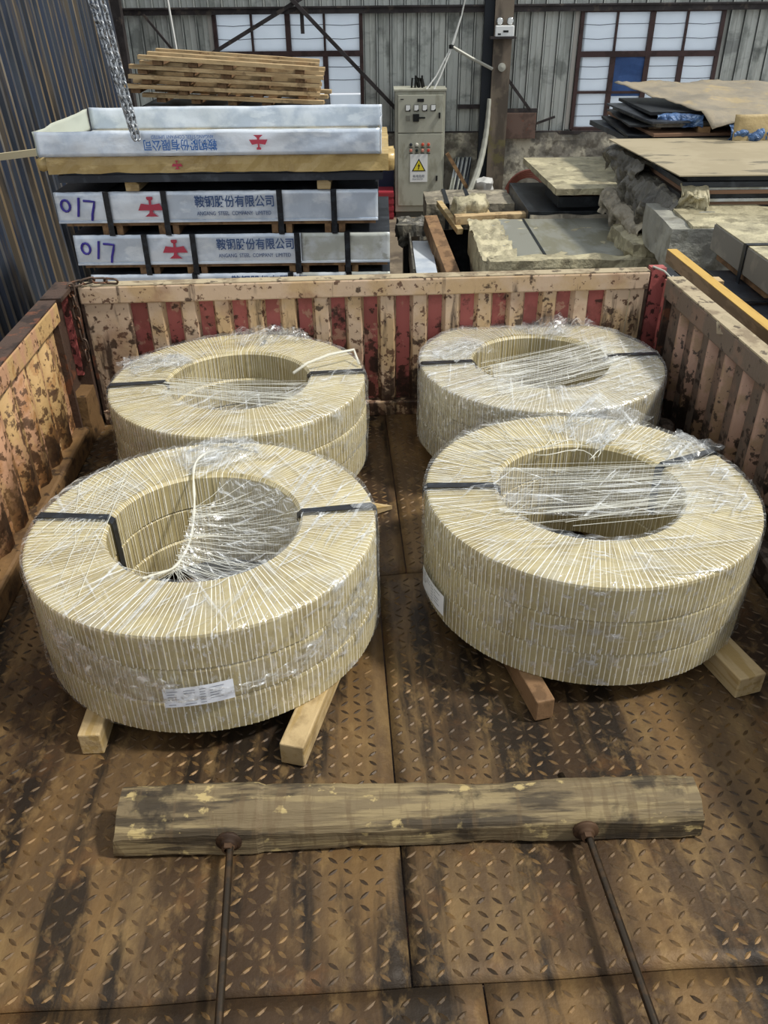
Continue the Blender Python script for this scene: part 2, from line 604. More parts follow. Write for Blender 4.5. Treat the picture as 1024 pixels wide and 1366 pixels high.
# fill strips beside the windows
for a, b, z0, z1 in WIN:
    MB().box(a - .16, a - .045, .012, .03, z0, z1).box(b + .045, b + .2, .012, .03, z0, z1).build('cladding_flashing', m_clad, wall)
    MB().box(a - .1, a - .045, -.03, .012, z0, z1).build('corner_trim', m_frameL, wall)

# purlin, sill rail
t = on_wall('trim_1')
MB().box(-3.8, 6.6, -.12, -.03, 1.285, 1.375).box(-3.8, 6.6, -.16, -.12, 1.355, 1.375).build('purlin', m_purlin, t)
t = on_wall('trim_2')
MB().box(-3.8, 1.5, -.10, -.03, -.26, -.215).box(1.85, 6.6, -.10, -.03, -.26, -.215).build('sill_rail', m_purlin, t)

for wi, (a, b, z0, z1) in enumerate(WIN):
    w = on_wall('window_%d' % (wi + 1))
    fr = MB()
    fr.box(a - .03, a + .02, -.07, .03, z0, z1).box(b - .02, b + .03, -.07, .03, z0, z1)
    fr.box(a, b, -.07, .03, z0 - .02, z0 + .03).box(a, b, -.07, .03, z1 - .03, z1 + .02)
    mid = (a + b) / 2
    fr.box(mid - .035, mid + .035, -.07, .03, z0, z1)
    zm = .80 if wi == 0 else .765
    fr.box(a, b, -.068, .03, zm - .035, zm + .035)
    zl = .285
    fr.box(a, mid, -.06, .02, zl - .016, zl + .016)
    q1, q3 = (a + mid) / 2, (b + mid) / 2
    for qx in (q1, q3):
        fr.box(qx - .014, qx + .014, -.06, .02, zm, z1)
        fr.box(qx - .035, qx + .035, -.06, .02, z0, zm)
    fr.build('window_frame', m_frame, w)
    xs = [a, q1, mid, q3, b]
    zs = [z0, zl, zm, z1]
    wires = MB()
    for i in range(4):
        for j in range(3):
            if wi == 1 and i == 1 and j == 1:
                continue
            MB().box(xs[i] + .012, xs[i + 1] - .012, -.012, -.006, zs[j] + .012, zs[j + 1] - .012).build('pane', m_pane, w)
            for q in (.36, .68):
                zz = zs[j] + (zs[j + 1] - zs[j]) * q
                wires.tube([(xs[i], -.03, zz), ((xs[i] + xs[i + 1]) / 2, -.03, zz - .006 * ((i + j) % 3)), (xs[i + 1], -.03, zz + .003)], .006, 4)
    wires.build('glazing_wire', m_wire, w)
    if wi == 1:
        mb = MB()
        mb.grid(lambda u, v: (xs[1] + .03 + (xs[2] - xs[1] - .05) * u, -.045 + .02 * noise.noise((u * 3, v * 3, 1)), zl - .05 + (zm - zl + .05 - .02 * math.sin(u * 9)) * v), 10, 8)
        mb.build('blue_board_patch', m_bluecard, w)
        thick(w.children[-1], .01)

# diagonal braces and the strip that hangs from the purlin
t = on_wall('trim_3')
MB().bar((-.86, -.15, 1.56), (-2.47, -.15, .76), .045, .05).build('diagonal_brace', m_purlin, t)
MB().bar((-1.28, -.19, 1.56), (.28, -.19, .07), .045, .05).build('diagonal_brace', m_purlin, t)
MB().box(-1.08, -1.03, -.14, -.11, 1.05, 1.30).build('hanging_strip', m_purlin, t)
MB().bar((-3.25, -.15, 1.30), (-2.85, -.15, .80), .03, .03).build('diagonal_brace', m_purlin, t)
MB().bar((2.02, -.12, -.20), (2.55, -.12, -.02), .035, .03).build('diagonal_brace', m_purlin, t)

# left wall of corrugated sheet
lw = structure(link('wall_left', None))
lw.location = (-3.50, 13.25, GZ)
lw.rotation_euler = (0, R(-3.4), 0)
per = .17
for sidx in range(7):
    mb = MB()
    n = 6
    for i in range(n):
        y0 = -(sidx * n + i) * per
        ys = [(0, 0), (.05, 0), (.072, .042), (.12, .042), (.142, 0), (per, 0)]
        for (a, xa), (c_, xc) in zip(ys, ys[1:]):
            mb.add([(xa, y0 - a, 0), (xc, y0 - c_, 0), (xc, y0 - c_, 6.2), (xa, y0 - a, 6.2)], [(0, 1, 2, 3)], 1 if xa > 0 and xc > 0 else 0)
    mb.build('corrugated_sheet', [m_lwall, m_lridge], lw)
t = structure(MB().box(-3.66, -3.50, 13.02, 13.16, GZ, 4.5).build('trim_4', m_purlin))

# steel column and what hangs on it
c = on_wall('steel_column', False)
tag(c, 'grey brown steel column standing between the cabinet and right window', 'column')
mb = MB().box(1.58, 1.83, -.38, -.36, GZ, 4.5).box(1.58, 1.83, -.12, -.10, GZ, 4.5).box(1.695, 1.715, -.36, -.12, GZ, 4.5)
mb.build('column_shaft', m_column, c)
MB().box(1.45, 1.58, -.30, -.10, GZ, 4.5).build('dark_side_channel', M('dark_channel', '#23282e', .7), c)
MB().box(1.52, 1.87, -.55, -.38, .985, 1.01).build('shelf_bracket', m_purlin, c)
mb = MB()
mb.lathe([(0, -.43), (.055, -.42), (.05, -.38), (0, -.38)], (1.71, 0, .64), 12, 'Y')
mb.build('bolt_knob', m_conduit, c)
e = on_wall('emergency_light', False)
tag(e, 'white emergency light with two round lamps on the steel column', 'lamp')
bevel(MB().box(1.585, 1.835, -.52, -.43, 1.01, 1.14).build('lamp_body', m_white, e), .01)
for dx in (-.075, .065):
    mb = MB().lathe([(0, -.50), (.038, -.50), (.048, -.47), (.03, -.42), (0, -.42)], (1.715 + dx, 0, 1.19), 14, 'Y')
    l = mb.build('lamp_head', m_chrome, e, True)
    MB().lathe([(0, -.503), (.034, -.502), (.034, -.498)], (1.715 + dx, 0, 1.19), 14, 'Y').build('lens', m_white, l)
MB().box(1.62, 1.66, -.524, -.52, 1.03, 1.05).box(1.69, 1.76, -.524, -.52, 1.06, 1.085).build('indicator_panel', m_black, e)
b = on_wall('wall_bracket', False)
tag(b, 'dark triangular steel bracket on the wall right of the column', 'bracket')
MB().bar((1.83, -.16, .47), (2.17, -.16, .08), .05, .04).bar((1.80, -.16, .07), (2.28, -.16, .07), .05, .05).build('bracket_arm', m_purlin, b)
b = on_wall('rusty_steel_plate', False)
tag(b, 'square rusty brown steel plate hung beside the column foot', 'plate')
bevel(MB().box(1.83, 2.27, -.20, -.14, -.30, .04).build('plate', M('brown_rust_plate', '#6e5a50', .7, .1, [('#54443c', 5, .5, .62, .7), ('#7d4a38', 9, .6, .7, .6)]), b))
b = on_wall('wall_bar', False)
tag(b, 'short dark grey bar on the cladding left of the column', 'bar')
MB().box(1.14, 1.46, -.07, -.035, .085, .14).build('bar', m_purlin, b)

# flexible conduit, cables, hose
b = on_wall('flexible_conduit', False)
tag(b, 'thick grey flexible pipe curving down beside the steel column', 'pipe')
pts = []
for i in range(24):
    u = i / 23
    pts.append((1.56 - .02 * u - .38 * u ** 2.6, -.42 - .5 * u * u, .25 - 1.45 * u))
MB().tube(pts, [.026 + .003 * (i % 2) + .03 * i / 23 for i in range(24)], 8).build('pipe', m_conduit, b)
b = on_wall('white_cables', False)
tag(b, 'white cables sweeping down to the top of the control cabinet', 'cable')
for off in (0, .06):
    pts = [(1.20, -.5, 1.62), (1.12, -.52, 1.25), (1.00 + off * .2, -.55, .90), (.80 + off, -.6, .55), (.64 + off * 1.4, -.65, .36 - off)]
    MB().tube(pts, .011, 5).build('cable', m_cable, b)
MB().tube([(1.01, -.55, .90), (1.28, -.5, .76), (1.58, -.42, .62)], .022, 6).build('support_tube', m_conduit, b)
MB().lathe([(0, -.03), (.035, -.02), (.035, .02), (0, .03)], (1.0, -.55, .90), 8).build('tie', m_black, b)
b = on_wall('red_hose', False)
tag(b, 'coil of dull red hose lying on the ledge behind the wrapped sheets', 'hose')
for i in range(7):
    pts = []
    for j in range(17):
        t_ = PI * j / 16
        pts.append((2.21 + (.26 + .018 * i) * math.cos(t_), -.35 - .03 * i, -1.05 + (.25 + .022 * i) * math.sin(t_)))
    MB().tube(pts, .014, 5).build('hose_loop', m_hose, b)
b = on_wall('wall_hook_rod', False)
tag(b, 'thin white pipe hanging in front of the cladding above the pallets', 'pipe')
MB().tube([(-2.87, -.3, 1.9), (-2.80, -.3, .70)], .016, 6).build('pipe', m_cable, b)

# corrugated off-cuts leaning on the wall
for i, (x0, x1, lean, lab) in enumerate([(.96, 1.2, .30, 'blue grey corrugated off-cut leaning against the stained wall beside the cabinet'), (1.04, 1.4, .18, 'dark grey corrugated off-cut leaning behind the flexible pipe')]):
    o = MB()
    o.grid(lambda u, v: (x0 + .22 * u + lean * v * .6, -.60 + .42 * v + .02 * math.sin(u * 22), GZ + .75 * v), 24, 2)
    q = o.build('leaning_sheet', m_steel if i else m_galv2)
    q.location, q.rotation_euler = BW, (0, 0, BR)
    thick(q, .006)
    tag(q, lab, 'sheet')
o = MB().bar((.98, -.66, -.42), (1.42, -.60, -1.1), .05, .05).build('leaning_bar', m_woodd)
o.location, o.rotation_euler = BW, (0, 0, BR)
tag(o, 'thin brown bar leaning across the corrugated off-cuts beside the cabinet', 'bar')
o = MB()
o.rbox(1.44, 1.62, -.85, -.65, -1.12, -.80, .03, .05, 9, 3)
o = o.build('plastic_bag', M('pale_plastic', '#b9b9b6', .4), None, True)
o.location, o.rotation_euler = BW, (0, 0, BR)
tag(o, 'small pale crumpled plastic bag beside the foot of the column', 'bag')

# ------------------------------------------------------------------ control cabinet
cb = thing('control_cabinet', 'beige electrical control cabinet with meters and yellow warning sign', 'cabinet', (.57, 12.62, GZ))
H_ = 1.68
bevel(MB().box(-.355, .345, 0, .45, .08, H_).build('cabinet_body', m_cab, cb), .008)
MB().box(-.37, .36, -.015, .46, H_, H_ + .02).build('cabinet_top', m_cab, cb)
MB().box(-.345, .335, .02, .44, 0, .08).build('plinth', m_cabd, cb)
d1 = bevel(MB().box(-.315, .315, -.022, 0, 1.155, H_ - .05).build('upper_door', m_cab, cb), .004)
d2 = bevel(MB().box(-.315, .315, -.022, 0, .17, 1.14).build('lower_door', m_cab, cb), .004)
for i in range(4):
    xx = -.175 + i * .117
    mt = MB().box(xx - .034, xx + .034, -.034, -.022, 1.43, 1.51).build('meter', m_black, d1)
    f = MB().box(xx - .029, xx + .029, -.037, -.034, 1.44, 1.506)
    f.add([(xx + .029, -.038, 1.44), (xx + .029, -.038, 1.46), (xx + .01, -.038, 1.44)], [(0, 1, 2)], 1)
    f.build('meter_face', [m_white, m_black], d1)
MB().box(-.045, .045, -.03, -.022, 1.545, 1.585).build('name_plate', m_black, d1)
MB().box(-.28, -.235, -.026, -.022, 1.575, 1.585).build('maker_plate', m_black, d1)
sw = MB().box(-.105, -.02, -.045, -.022, 1.30, 1.395).build('main_switch', m_black, d1)
MB().box(-.02, .065, -.055, -.035, 1.337, 1.358).build('switch_handle', m_black, d1)
MB().box(-.20, -.145, -.032, -.022, 1.31, 1.375).build('selector', M('grey_switch', '#6f6f66', .5), d1)
for dd, xx, zz in ((d1, .265, 1.375), (d2, .245, .55)):
    MB().box(xx - .012, xx + .012, -.045, -.022, zz - .035, zz + .035).build('lock', m_black, dd)
cols = ['#2a3038', '#d8d4c8', '#c2543f', '#c2543f', '#c77a68', '#27302f', '#c98a7a', '#b8483c']
for i in range(8):
    xx, zz = -.13 + (i % 4) * .083, 1.0 - (i // 4) * .078
    MB().box(xx - .026, xx + .026, -.026, -.022, zz - .042, zz - .03).build('legend_plate', m_cabd, d2)
    MB().lathe([(0, -.04), (.018, -.038), (.022, -.022), (0, -.022)], (xx, 0, zz), 12, 'Y').build('push_button', M('button_%d' % i, cols[i], .4), d2)
sg = MB().box(-.14, .11, -.026, -.022, .50, .875).build('warning_sign', m_white, d2)
tri = lambda s_, y, z: [(-.015 - s_, y, z), (-.015 + s_, y, z), (-.015, y, z + s_ * 1.73)]
MB().add(tri(.10, -.0275, .645), [(0, 1, 2)]).build('sign_triangle', m_black, d2)
MB().add(tri(.077, -.029, .658), [(0, 1, 2)]).build('sign_triangle_field', m_sign_y, d2)
MB().add([(p[0] - .015, -.0302, p[1] + .66) for p in ((.012, .105), (-.02, .052), (-.002, .056), (-.008, .022), (-.016, .026), (-.004, .004), (.008, .03), (.002, .027), (.02, .072), (.002, .068))],
         [(0, 1, 2, 8, 9), (2, 3, 7, 8), (3, 4, 5, 6, 7)]).build('lightning_bolt', m_black, d2)
lettering('sign_lettering', '有电危险', .043, m_ink, d2, (-.10, -.0275, .565), (PI / 2, 0, 0), 1, .0005)
lettering('sign_lettering', 'Danger Electricity', .022, m_ink, d2, (-.105, -.0275, .535), (PI / 2, 0, 0), .95, .0005)
for i in range(4):
    pts = [(-.12 + .05 * i, .2, H_ + .02), (-.11 + .045 * i, .18, H_ + .14 + .03 * (i % 2)), (-.06 + .03 * i, .25, H_ + .13), (-.03 + .03 * i, .3, H_ + .02)]
    MB().tube(pts, .014, 5).build('cable_loop', m_black, cb)
MB().bar((.13, .2, H_ + .02), (.16, .2, H_ + .09), .015, .015).build('cable_stub', m_black, cb)
o = thing('red_crate', 'red plastic crate on the ground left of the control cabinet', 'crate', (.05, 12.5, GZ))
MB().box(-.16, .14, 0, .4, 0, .38).build('crate_body', m_redcrate, o)
for i in range(4):
    MB().box(-.165, .145, -.012, 0, .03 + .095 * i, .085 + .095 * i).build('crate_slat', m_redcrate, o)
o = thing('leaning_board', 'dark blue panel leaning between sheet stack and control cabinet', 'panel', (.0, 12.95, GZ))
MB().box(-.3, .2, 0, .05, 0, .72).build('panel', M('dark_blue_panel', '#28324a', .5), o)
MB().box(-.3, .2, -.01, .05, .72, .735).build('panel_edge', m_conduit, o)

# ------------------------------------------------------------------ truck bed
TR = thing('truck_bed', 'open truck bed with chipped cream drop sides and rusty checker plate deck', 'truck', (-.053, 3.28, 0), R(3.0))
HW = 1.1535


def dz(x, y):
    v = .0035 * math.sin(x * 15 + .8 * math.sin(y * 2)) + .004 * noise.noise((x * 3.2, y * 1.7, 3)) + .002 * noise.noise((x * 9, y * 5, 8))
    if y < -2.465:
        v += .003
    return v


PLATES = [(-1.24, .06, -1.168, .04), (.064, 1.24, -1.168, .04), (-1.24, -.034, -2.463, -1.172), (-.030, 1.24, -2.463, -1.172),
          (-1.24, .10, -4.6, -2.467), (.104, 1.24, -4.6, -2.467)]
for (x0, x1, y0, y1) in PLATES:
    mb = MB()
    nu, nv = int((x1 - x0) / .04), int((y1 - y0) / .04)
    mb.grid(lambda u, v: (x0 + (x1 - x0) * u, y0 + (y1 - y0) * v, dz(x0 + (x1 - x0) * u, y0 + (y1 - y0) * v)), nu, nv)
    p = mb.build('deck_plate', m_deck, TR, True)
    thick(p, .006)
    tb = MB()
    st = .0335
    ix = 0
    rr = random.Random(int(x0 * 100) + int(y0 * 10))
    yy = max(y0 + .02, -3.3)
    row = 0
    while yy < y1 - .015:
        xx = x0 + .02 + (st * .0 if row % 2 else 0)
        cidx = row
        while xx < x1 - .02:
            a = R(38 if cidx % 2 else -38) + rr.uniform(-.05, .05)
            L_, w_ = .0140 + rr.uniform(-.001, .001), .0040
            ca, sa = math.cos(a), math.sin(a)
            z = dz(xx, yy)
            pt = lambda u, v, h: (xx + u * ca - v * sa, yy + u * sa + v * ca, z + h)
            wear = .0026 if noise.noise((xx * 2.5, yy * 2.5, 5)) < .18 else .0014
            tb.add([pt(-L_, 0, 0), pt(-.005, -w_, 0), pt(.005, -w_, 0), pt(L_, 0, 0), pt(.005, w_, 0), pt(-.005, w_, 0), pt(-.007, 0, wear), pt(.007, 0, wear)],
                   [(0, 1, 6), (1, 2, 7, 6), (2, 3, 7), (3, 4, 7), (4, 5, 6, 7), (5, 0, 6)])
            xx += st
            cidx += 1
        yy += st * .86
        row += 1
    tag(tb.build('tread_pattern', m_tread, p), None, None, kind='stuff')
ch = MB().box(-1.25, 1.25, -4.6, .1, -.10, -.012)
for xx in (-.45, .45):
    ch.box(xx - .06, xx + .06, -4.6, .1, -.45, -.10)
ch.build('chassis', m_postdark, TR)
for sx in (-1, 1):
    for yy in (-.9, -3.9):
        MB().lathe([(.25, -.14), (.5, -.14), (.55, -.10), (.55, .10), (.5, .14), (.25, .14), (.2, .05), (.2, -.05), (.25, -.14)], (sx * .95, yy, -.75), 28, 'X').build('wheel', m_tyre, TR, True)
        MB().box(min(sx * .45, sx * .85), max(sx * .45, sx * .85), yy - .06, yy + .06, -.8, -.68).build('axle', m_postdark, TR)

# headboard: recessed red grooves between proud cream ribs
hb = MB().box(-HW, HW, .034, .045, .0, .575).build('headboard', m_headred, TR)
pitch = .1343
g0 = -.932
def rib_mesh(w, mat, z0=.065, z1=.54, d=.036):
    b = MB()
    e_ = .014
    prof = [(-w / 2 - e_, d), (-w / 2, 0), (w / 2, 0), (w / 2 + e_, d)]
    b.add([(u, v, z0) for u, v in prof] + [(u, v, z1) for u, v in prof], [(0, 1, 5, 4), (1, 2, 6, 5), (2, 3, 7, 6), (4, 5, 6, 7), (3, 2, 1, 0)])
    return b.mesh('rib', mat)
rm = rib_mesh(.052, m_head)
for i in range(14):
    shared('rib', rm, hb, (g0 + (i + .5) * pitch, 0, 0))
gl, gr = g0 - .034, g0 + 14 * pitch + .034
bevel(MB().box(-HW, gl, 0, .036, .065, .54).build('end_panel', m_head, hb), .006)
bevel(MB().box(gr, HW, 0, .036, .065, .54).build('end_panel', m_head, hb), .006)
bevel(MB().box(-HW, HW, -.008, .05, .535, .605).build('top_rail', m_head, hb), .006)
bevel(MB().box(-HW, HW, -.012, .05, .0, .068).build('bottom_rail', m_head, hb), .006)
MB().box(-HW, HW, -.004, .052, .605, .609).build('rail_cap', m_railtop, hb)
MB().box(-HW, -HW + .012, -.004, .055, .0, .60).build('edge_strip', m_postdark, hb)
MB().box(HW - .012, HW, -.004, .055, .0, .60).build('edge_strip', m_postdark, hb)
MB().box(HW - .075, HW - .071, -.003, .0, .10, .53).build('weld_line', m_railtop, hb)

# side boards; inner faces at +-1.19
def side(sx, m_main, m_rib, y_end, n_rib, first, cap, w, e_, hgt, m_low):
    xi = sx * 1.19
    X = lambda d: xi + sx * d
    bx = lambda b, d0, d1, *a: b.box(min(X(d0), X(d1)), max(X(d0), X(d1)), *a)
    sb = bx(MB(), .022, .034, -4.6, y_end, .0, .60).build('side_board', m_main, TR)
    b = MB()
    prof = [(-w / 2 - e_, .024), (-w / 2, .022 - hgt), (w / 2, .022 - hgt), (w / 2 + e_, .024)]
    vs = [(sx * v, u, z) for z in (.09, .535) for u, v in prof]
    for i_, (u, v) in enumerate(prof):
        pass
    b.add(vs, [(0, 1, 5, 4), (1, 2, 6, 5), (2, 3, 7, 6), (4, 5, 6, 7), (3, 2, 1, 0)])
    me = b.mesh('rib', m_rib, True)
    for i in range(n_rib):
        o_ = shared('rib', me, sb, (xi, first - .142 * i, 0))
        o_.rotation_euler = (0, rnd.uniform(-.004, .004), 0)
    def rail(u, v):
        y = y_end + (-4.6 - y_end) * u
        return y
    tr_ = bevel(bx(MB(), -.012, .05, -4.6, y_end, .535, .612).build('top_rail', m_main, sb), .006)
    bx(MB(), -.010, .055, -4.6, y_end, .612, .618).build('rail_cap', cap, sb)
    bevel(bx(MB(), -.03, .05, -4.6, y_end, .0, .095).build('bottom_rail', m_low, sb), .012)
    bx(MB(), -.004, .035, y_end - .018, y_end, .0, .60).build('end_strip', m_postdark, sb)
    return sb
sl = side(-1, m_left, m_left, -.20, 31, -.36, m_postdark, .045, .036, .020, m_lrust)
sr = side(1, m_right, m_rightrib, -.115, 31, -.30, m_railtop, .022, .014, .026, m_right)
# dent in the right top rail
MB().add([(1.175, -.62, .612), (1.215, -.58, .625), (1.20, -.72, .60), (1.165, -.66, .585), (1.24, -.70, .622)], [(0, 1, 4, 2), (0, 2, 3)]).build('bent_flap', m_railtop, sr)
# corner posts
lp = MB().box(-1.235, -1.162, -.03, .05, -.02, .60).build('corner_post', m_postdark, TR)
MB().box(-1.215, -1.190, -.045, -.03, .25, .585).build('red_strip', m_postred, lp)
MB().box(-1.25, -1.215, -.19, .05, -.02, .602).build('hinge_plate', m_postdark, lp)
MB().box(-1.245, -1.168, -.18, .03, .602, .618).build('post_cap', m_postdark, lp)
mb = MB()
mb.rbox(-1.215, -1.165, -.17, -.02, .0, .20, .03, .012, 9, 2)
mb.build('dirt_block', m_lrust, lp, True)
rp = MB().box(1.165, 1.225, .01, .06, -.02, .615).build('corner_post', m_postred, TR)
MB().box(1.225, 1.26, -.11, .06, -.02, .60).build('hinge_plate', m_steeld, rp)
MB().box(1.185, 1.232, -.11, -.085, .0, .600).build('red_strip', m_postred, rp)
MB().tube([(1.17, .02, .62), (1.20, -.03, .615), (1.215, -.08, .60), (1.21, -.10, .615)], .004, 5).build('wire', m_conduit, rp)


def link_mesh(L_, w_, r_):
    pts = []
    for i in range(6):
        t_ = PI * i / 5
        pts.append((w_ / 2 * math.cos(t_), 0, (L_ - w_) / 2 + w_ / 2 * math.sin(t_)))
    for i in range(6):
        t_ = PI + PI * i / 5
        pts.append((w_ / 2 * math.cos(t_), 0, -(L_ - w_) / 2 + w_ / 2 * math.sin(t_)))
    return MB().tube(pts, r_, 5, closed=True)


def chain(parent, pts, L_, w_, r_, mat, frame=None):
    me = link_mesh(L_, w_, r_).mesh('link', mat, True)
    step = L_ - 2.2 * r_
    seg = [Vector(p) for p in pts]
    if frame:
        seg = [frame @ p for p in seg]
    i, pos, alt = 0, seg[0].copy(), 0
    acc = 0
    total = sum((b - a).length for a, b in zip(seg, seg[1:]))
    n = int(total / step)
    for q in range(n):
        dist = (q + .5) * step
        for a, b in zip(seg, seg[1:]):
            l_ = (b - a).length
            if dist <= l_:
                p = a + (b - a) * dist / l_
                d = (b - a).normalized()
                break
            dist -= l_
        qr = d.to_track_quat('Z', 'Y') @ Euler((0, 0, PI / 2 * (q % 2) + .5)).to_quaternion()
        o_ = link('link', me, parent)
        o_.location = p
        o_.rotation_euler = qr.to_euler()


cc = link('chain', None, TR)
chain(cc, [(-1.165, -.05, .63), (-1.16, -.052, .45), (-1.155, -.05, .30)], .055, .026, .0045, m_chaind)
chain(cc, [(-1.17, -.03, .622), (-1.10, .0, .63), (-1.05, .01, .625), (-.98, .0, .622)], .055, .026, .0045, m_chaind)

# ------------------------------------------------------------------ coils
RO, RI = .462, .2575


def coil_mesh(seed, zh, N=205, skew=.0):
    r_ = random.Random(seed)
    b = MB()
    ch_ = .006
    prof0 = [(RI, .0), (RI, zh - .008), (RI + .008, zh), (RO - .007, zh), (RO - .002, zh - .002), (RO, zh - .008), (RO, .003), (RO - .003, 0), (RI, 0)]
    k_ = len(prof0)
    a = 0
    ws = [r_.uniform(.75, 1.25) for _ in range(N)]
    tot = sum(ws)
    jit = [(r_.gauss(0, .006), r_.gauss(0, .003)) for _ in range(N + 1)]
    jit[N] = jit[0]
    ang = [0]
    for w_ in ws:
        ang.append(ang[-1] + 2 * PI * w_ / tot)

    def col(i, fr, lift):
        out = []
        a0, a1 = ang[i], ang[i + 1]
        for (rr, z) in prof0:
            u = (rr - RI) / (RO - RI)
            j0 = jit[i][0] * (1 - u) * 2.2 + jit[i][1] * u + skew * (1 - u)
            j1 = jit[i + 1][0] * (1 - u) * 2.2 + jit[i + 1][1] * u + skew * (1 - u)
            t_ = (a0 + j0) * (1 - fr) + (a1 + j1) * fr
            r2 = rr + (lift if rr > RI + .02 else -lift if rr < RI + .005 else 0)
            z2 = z + (lift if z > zh - .003 else 0)
            out.append((r2 * math.cos(t_), r2 * math.sin(t_), z2))
        return out
    for i in range(N):
        l_ = r_.uniform(.0008, .0024)
        c0, c1, c2 = col(i, 0, 0), col(i, .84, l_), col(i, 1.0, l_)
        v = c0 + c1 + c2 + col(i, 1.0, 0)
        for s_, mi in ((0, 0), (1, 1), (2, 0)):
            b.add(v[s_ * k_:(s_ + 2) * k_], [(j, k_ + j, k_ + j + 1, j + 1) for j in range(k_ - 1)], mi)
    return b


def film_cap(root, mat, zt, seed, amp=.006, hole=0.0):
    """stretch film over the top ring and down the outside"""
    NA, prof = 200, []
    for i in range(11):
        prof.append((RI + .004 + (RO - RI) * i / 10, zt + .006))
    prof += [(RO + .007, zt - .004), (RO + .009, zt - .02)]
    for i in range(1, 9):
        prof.append((RO + .008, zt - .02 - (zt - .035) * i / 8))
    def fn(u, v):
        t_ = 2 * PI * u
        r_, z = prof[int(round(v * (len(prof) - 1)))]
        p = Vector((math.cos(t_) * 5, math.sin(t_) * 5, v * 3 + seed))
        n1 = noise.noise(p * 1.3)
        n2 = noise.noise(Vector((math.cos(t_) * 16, math.sin(t_) * 16, v * 7 + seed * 2)))
        d = amp * (max(0, n1) * 1.4 + max(0, n2) * .8)
        if v > .55:
            return ((r_ + d * .7) * math.cos(t_), (r_ + d * .7) * math.sin(t_), z)
        return (r_ * math.cos(t_), r_ * math.sin(t_), z + d)
    mb_ = MB().grid(fn, NA, len(prof) - 1)
    return mb_.build('stretch_film', mat, root, True)


def crumple_tuft(root, mat, c, rad, h, seed):
    r_ = random.Random(seed)
    b = MB()
    for q in range(3):
        ax = r_.uniform(0, PI)
        def fn(u, v):
            x_, y_ = (u - .5) * 2 * rad, (v - .5) * rad
            f_ = noise.noise((u * 4 + q * 9, v * 4, seed)) * h + h * .6 * (1 - abs(u - .5) * 2) * (1 - abs(v - .5))
            return (c[0] + x_ * math.cos(ax * .4) - y_ * math.sin(ax), c[1] + x_ * math.sin(ax * .4) + y_, c[2] + f_ + .004 * q)
        b.grid(fn, 14, 8)
    return b.build('film_tuft', mat, root, True)


def strands(root, segs, mat=None, name='film_strands', rmin=.0004, rmax=.0011):
    b = MB()
    for a, c in segs:
        a, c = Vector(a), Vector(c)
        mid = (a + c) / 2 + Vector((rnd.uniform(-.006, .006), rnd.uniform(-.006, .006), -.012 * rnd.random()))
        b.tube([a, mid, c], rnd.uniform(rmin, rmax), 3, cap=False)
    o_ = b.build(name, mat or m_strand, root, True)
    o_['kind'] = 'stuff'
    return o_


def strap(root, ang, zt, name='strap', inside=.30, outside=.32, wid=.026):
    b = MB()
    pts = [(RI - .006, zt - inside), (RI - .006, zt - .008), (RI + .008, zt + .006), (RO - .006, zt + .006), (RO + .007, zt - .006), (RO + .007, zt - outside)]
    d = Vector((math.cos(ang), math.sin(ang), 0))
    n = Vector((-d.y, d.x, 0)) * wid / 2
    vs = []
    for i, (r_, z) in enumerate(pts):
        p = d * r_ + Vector((0, 0, z))
        w_ = 1 + .12 * math.sin(i * 2.2)
        vs += [p - n * w_, p + n * w_]
    b.add(vs, [(2 * i, 2 * i + 1, 2 * i + 3, 2 * i + 2) for i in range(len(pts) - 1)])
    return thick(b.build(name, m_strap, root), .0018)


BZ = .072
COILS = [
    ('three strip coils stacked, front left, cream paper tape and torn clear film', (-.486, 1.849), .382, 3),
    ('three strip coils stacked, front right, cream paper tape and taut film across the eye', (.581, 1.992), .396, 3),
    ('strip coil stack at the back left of the deck, cream tape under loose film', (-.528, 2.793), .390, 3),
    ('strip coil stack at the back right of the deck, greyer and tightly film wrapped', (.607, 2.962), .382, 3)]
m_films = [film_mat('clear_film_a', R(70), .07, .5), film_mat('clear_film_b', R(8), .06, .5), film_mat('clear_film_c', R(25), .06, .45), film_mat('clear_film_d', R(32), .24, .6)]
m_tuft = film_mat('loose_film', R(50), .07, .5)
stacks = []
for i, (lab, (cx, cy), zt, n) in enumerate(COILS):
    st_ = thing('strip_coil_stack', lab, 'coil stack', (cx, cy, BZ), 0, 'paper taped strip coil stacks on the truck deck')
    h = (zt - BZ) / n
    for q in range(n):
        o = coil_mesh(i * 10 + q, h - .0012, 205, .05 * (1 if q == 2 else .3)).build('coil', [m_tape, m_tapeedge], st_)
        o.location = (rnd.uniform(-.004, .004), rnd.uniform(-.004, .004), h * q)
        o.rotation_euler = (0, 0, rnd.uniform(0, 6))
    film_cap(st_, m_films[i], zt - BZ, i * 7.3, .007)
    stacks.append((st_, zt - BZ))
# straps, labels and loose film of each stack
for (s_, zt), angs in zip(stacks, [((R(176), .2, .02), (R(8), .03, .30)), ((R(180), .05, .03), (R(24), .16, .02)), ((R(188), .02, .02), (R(6), .06, .03)), ((R(185), .02, .02), (R(4), .02, .02))]):
    for a, ins, out in angs:
        strap(s_, a, zt + .003, 'strap', ins, out)


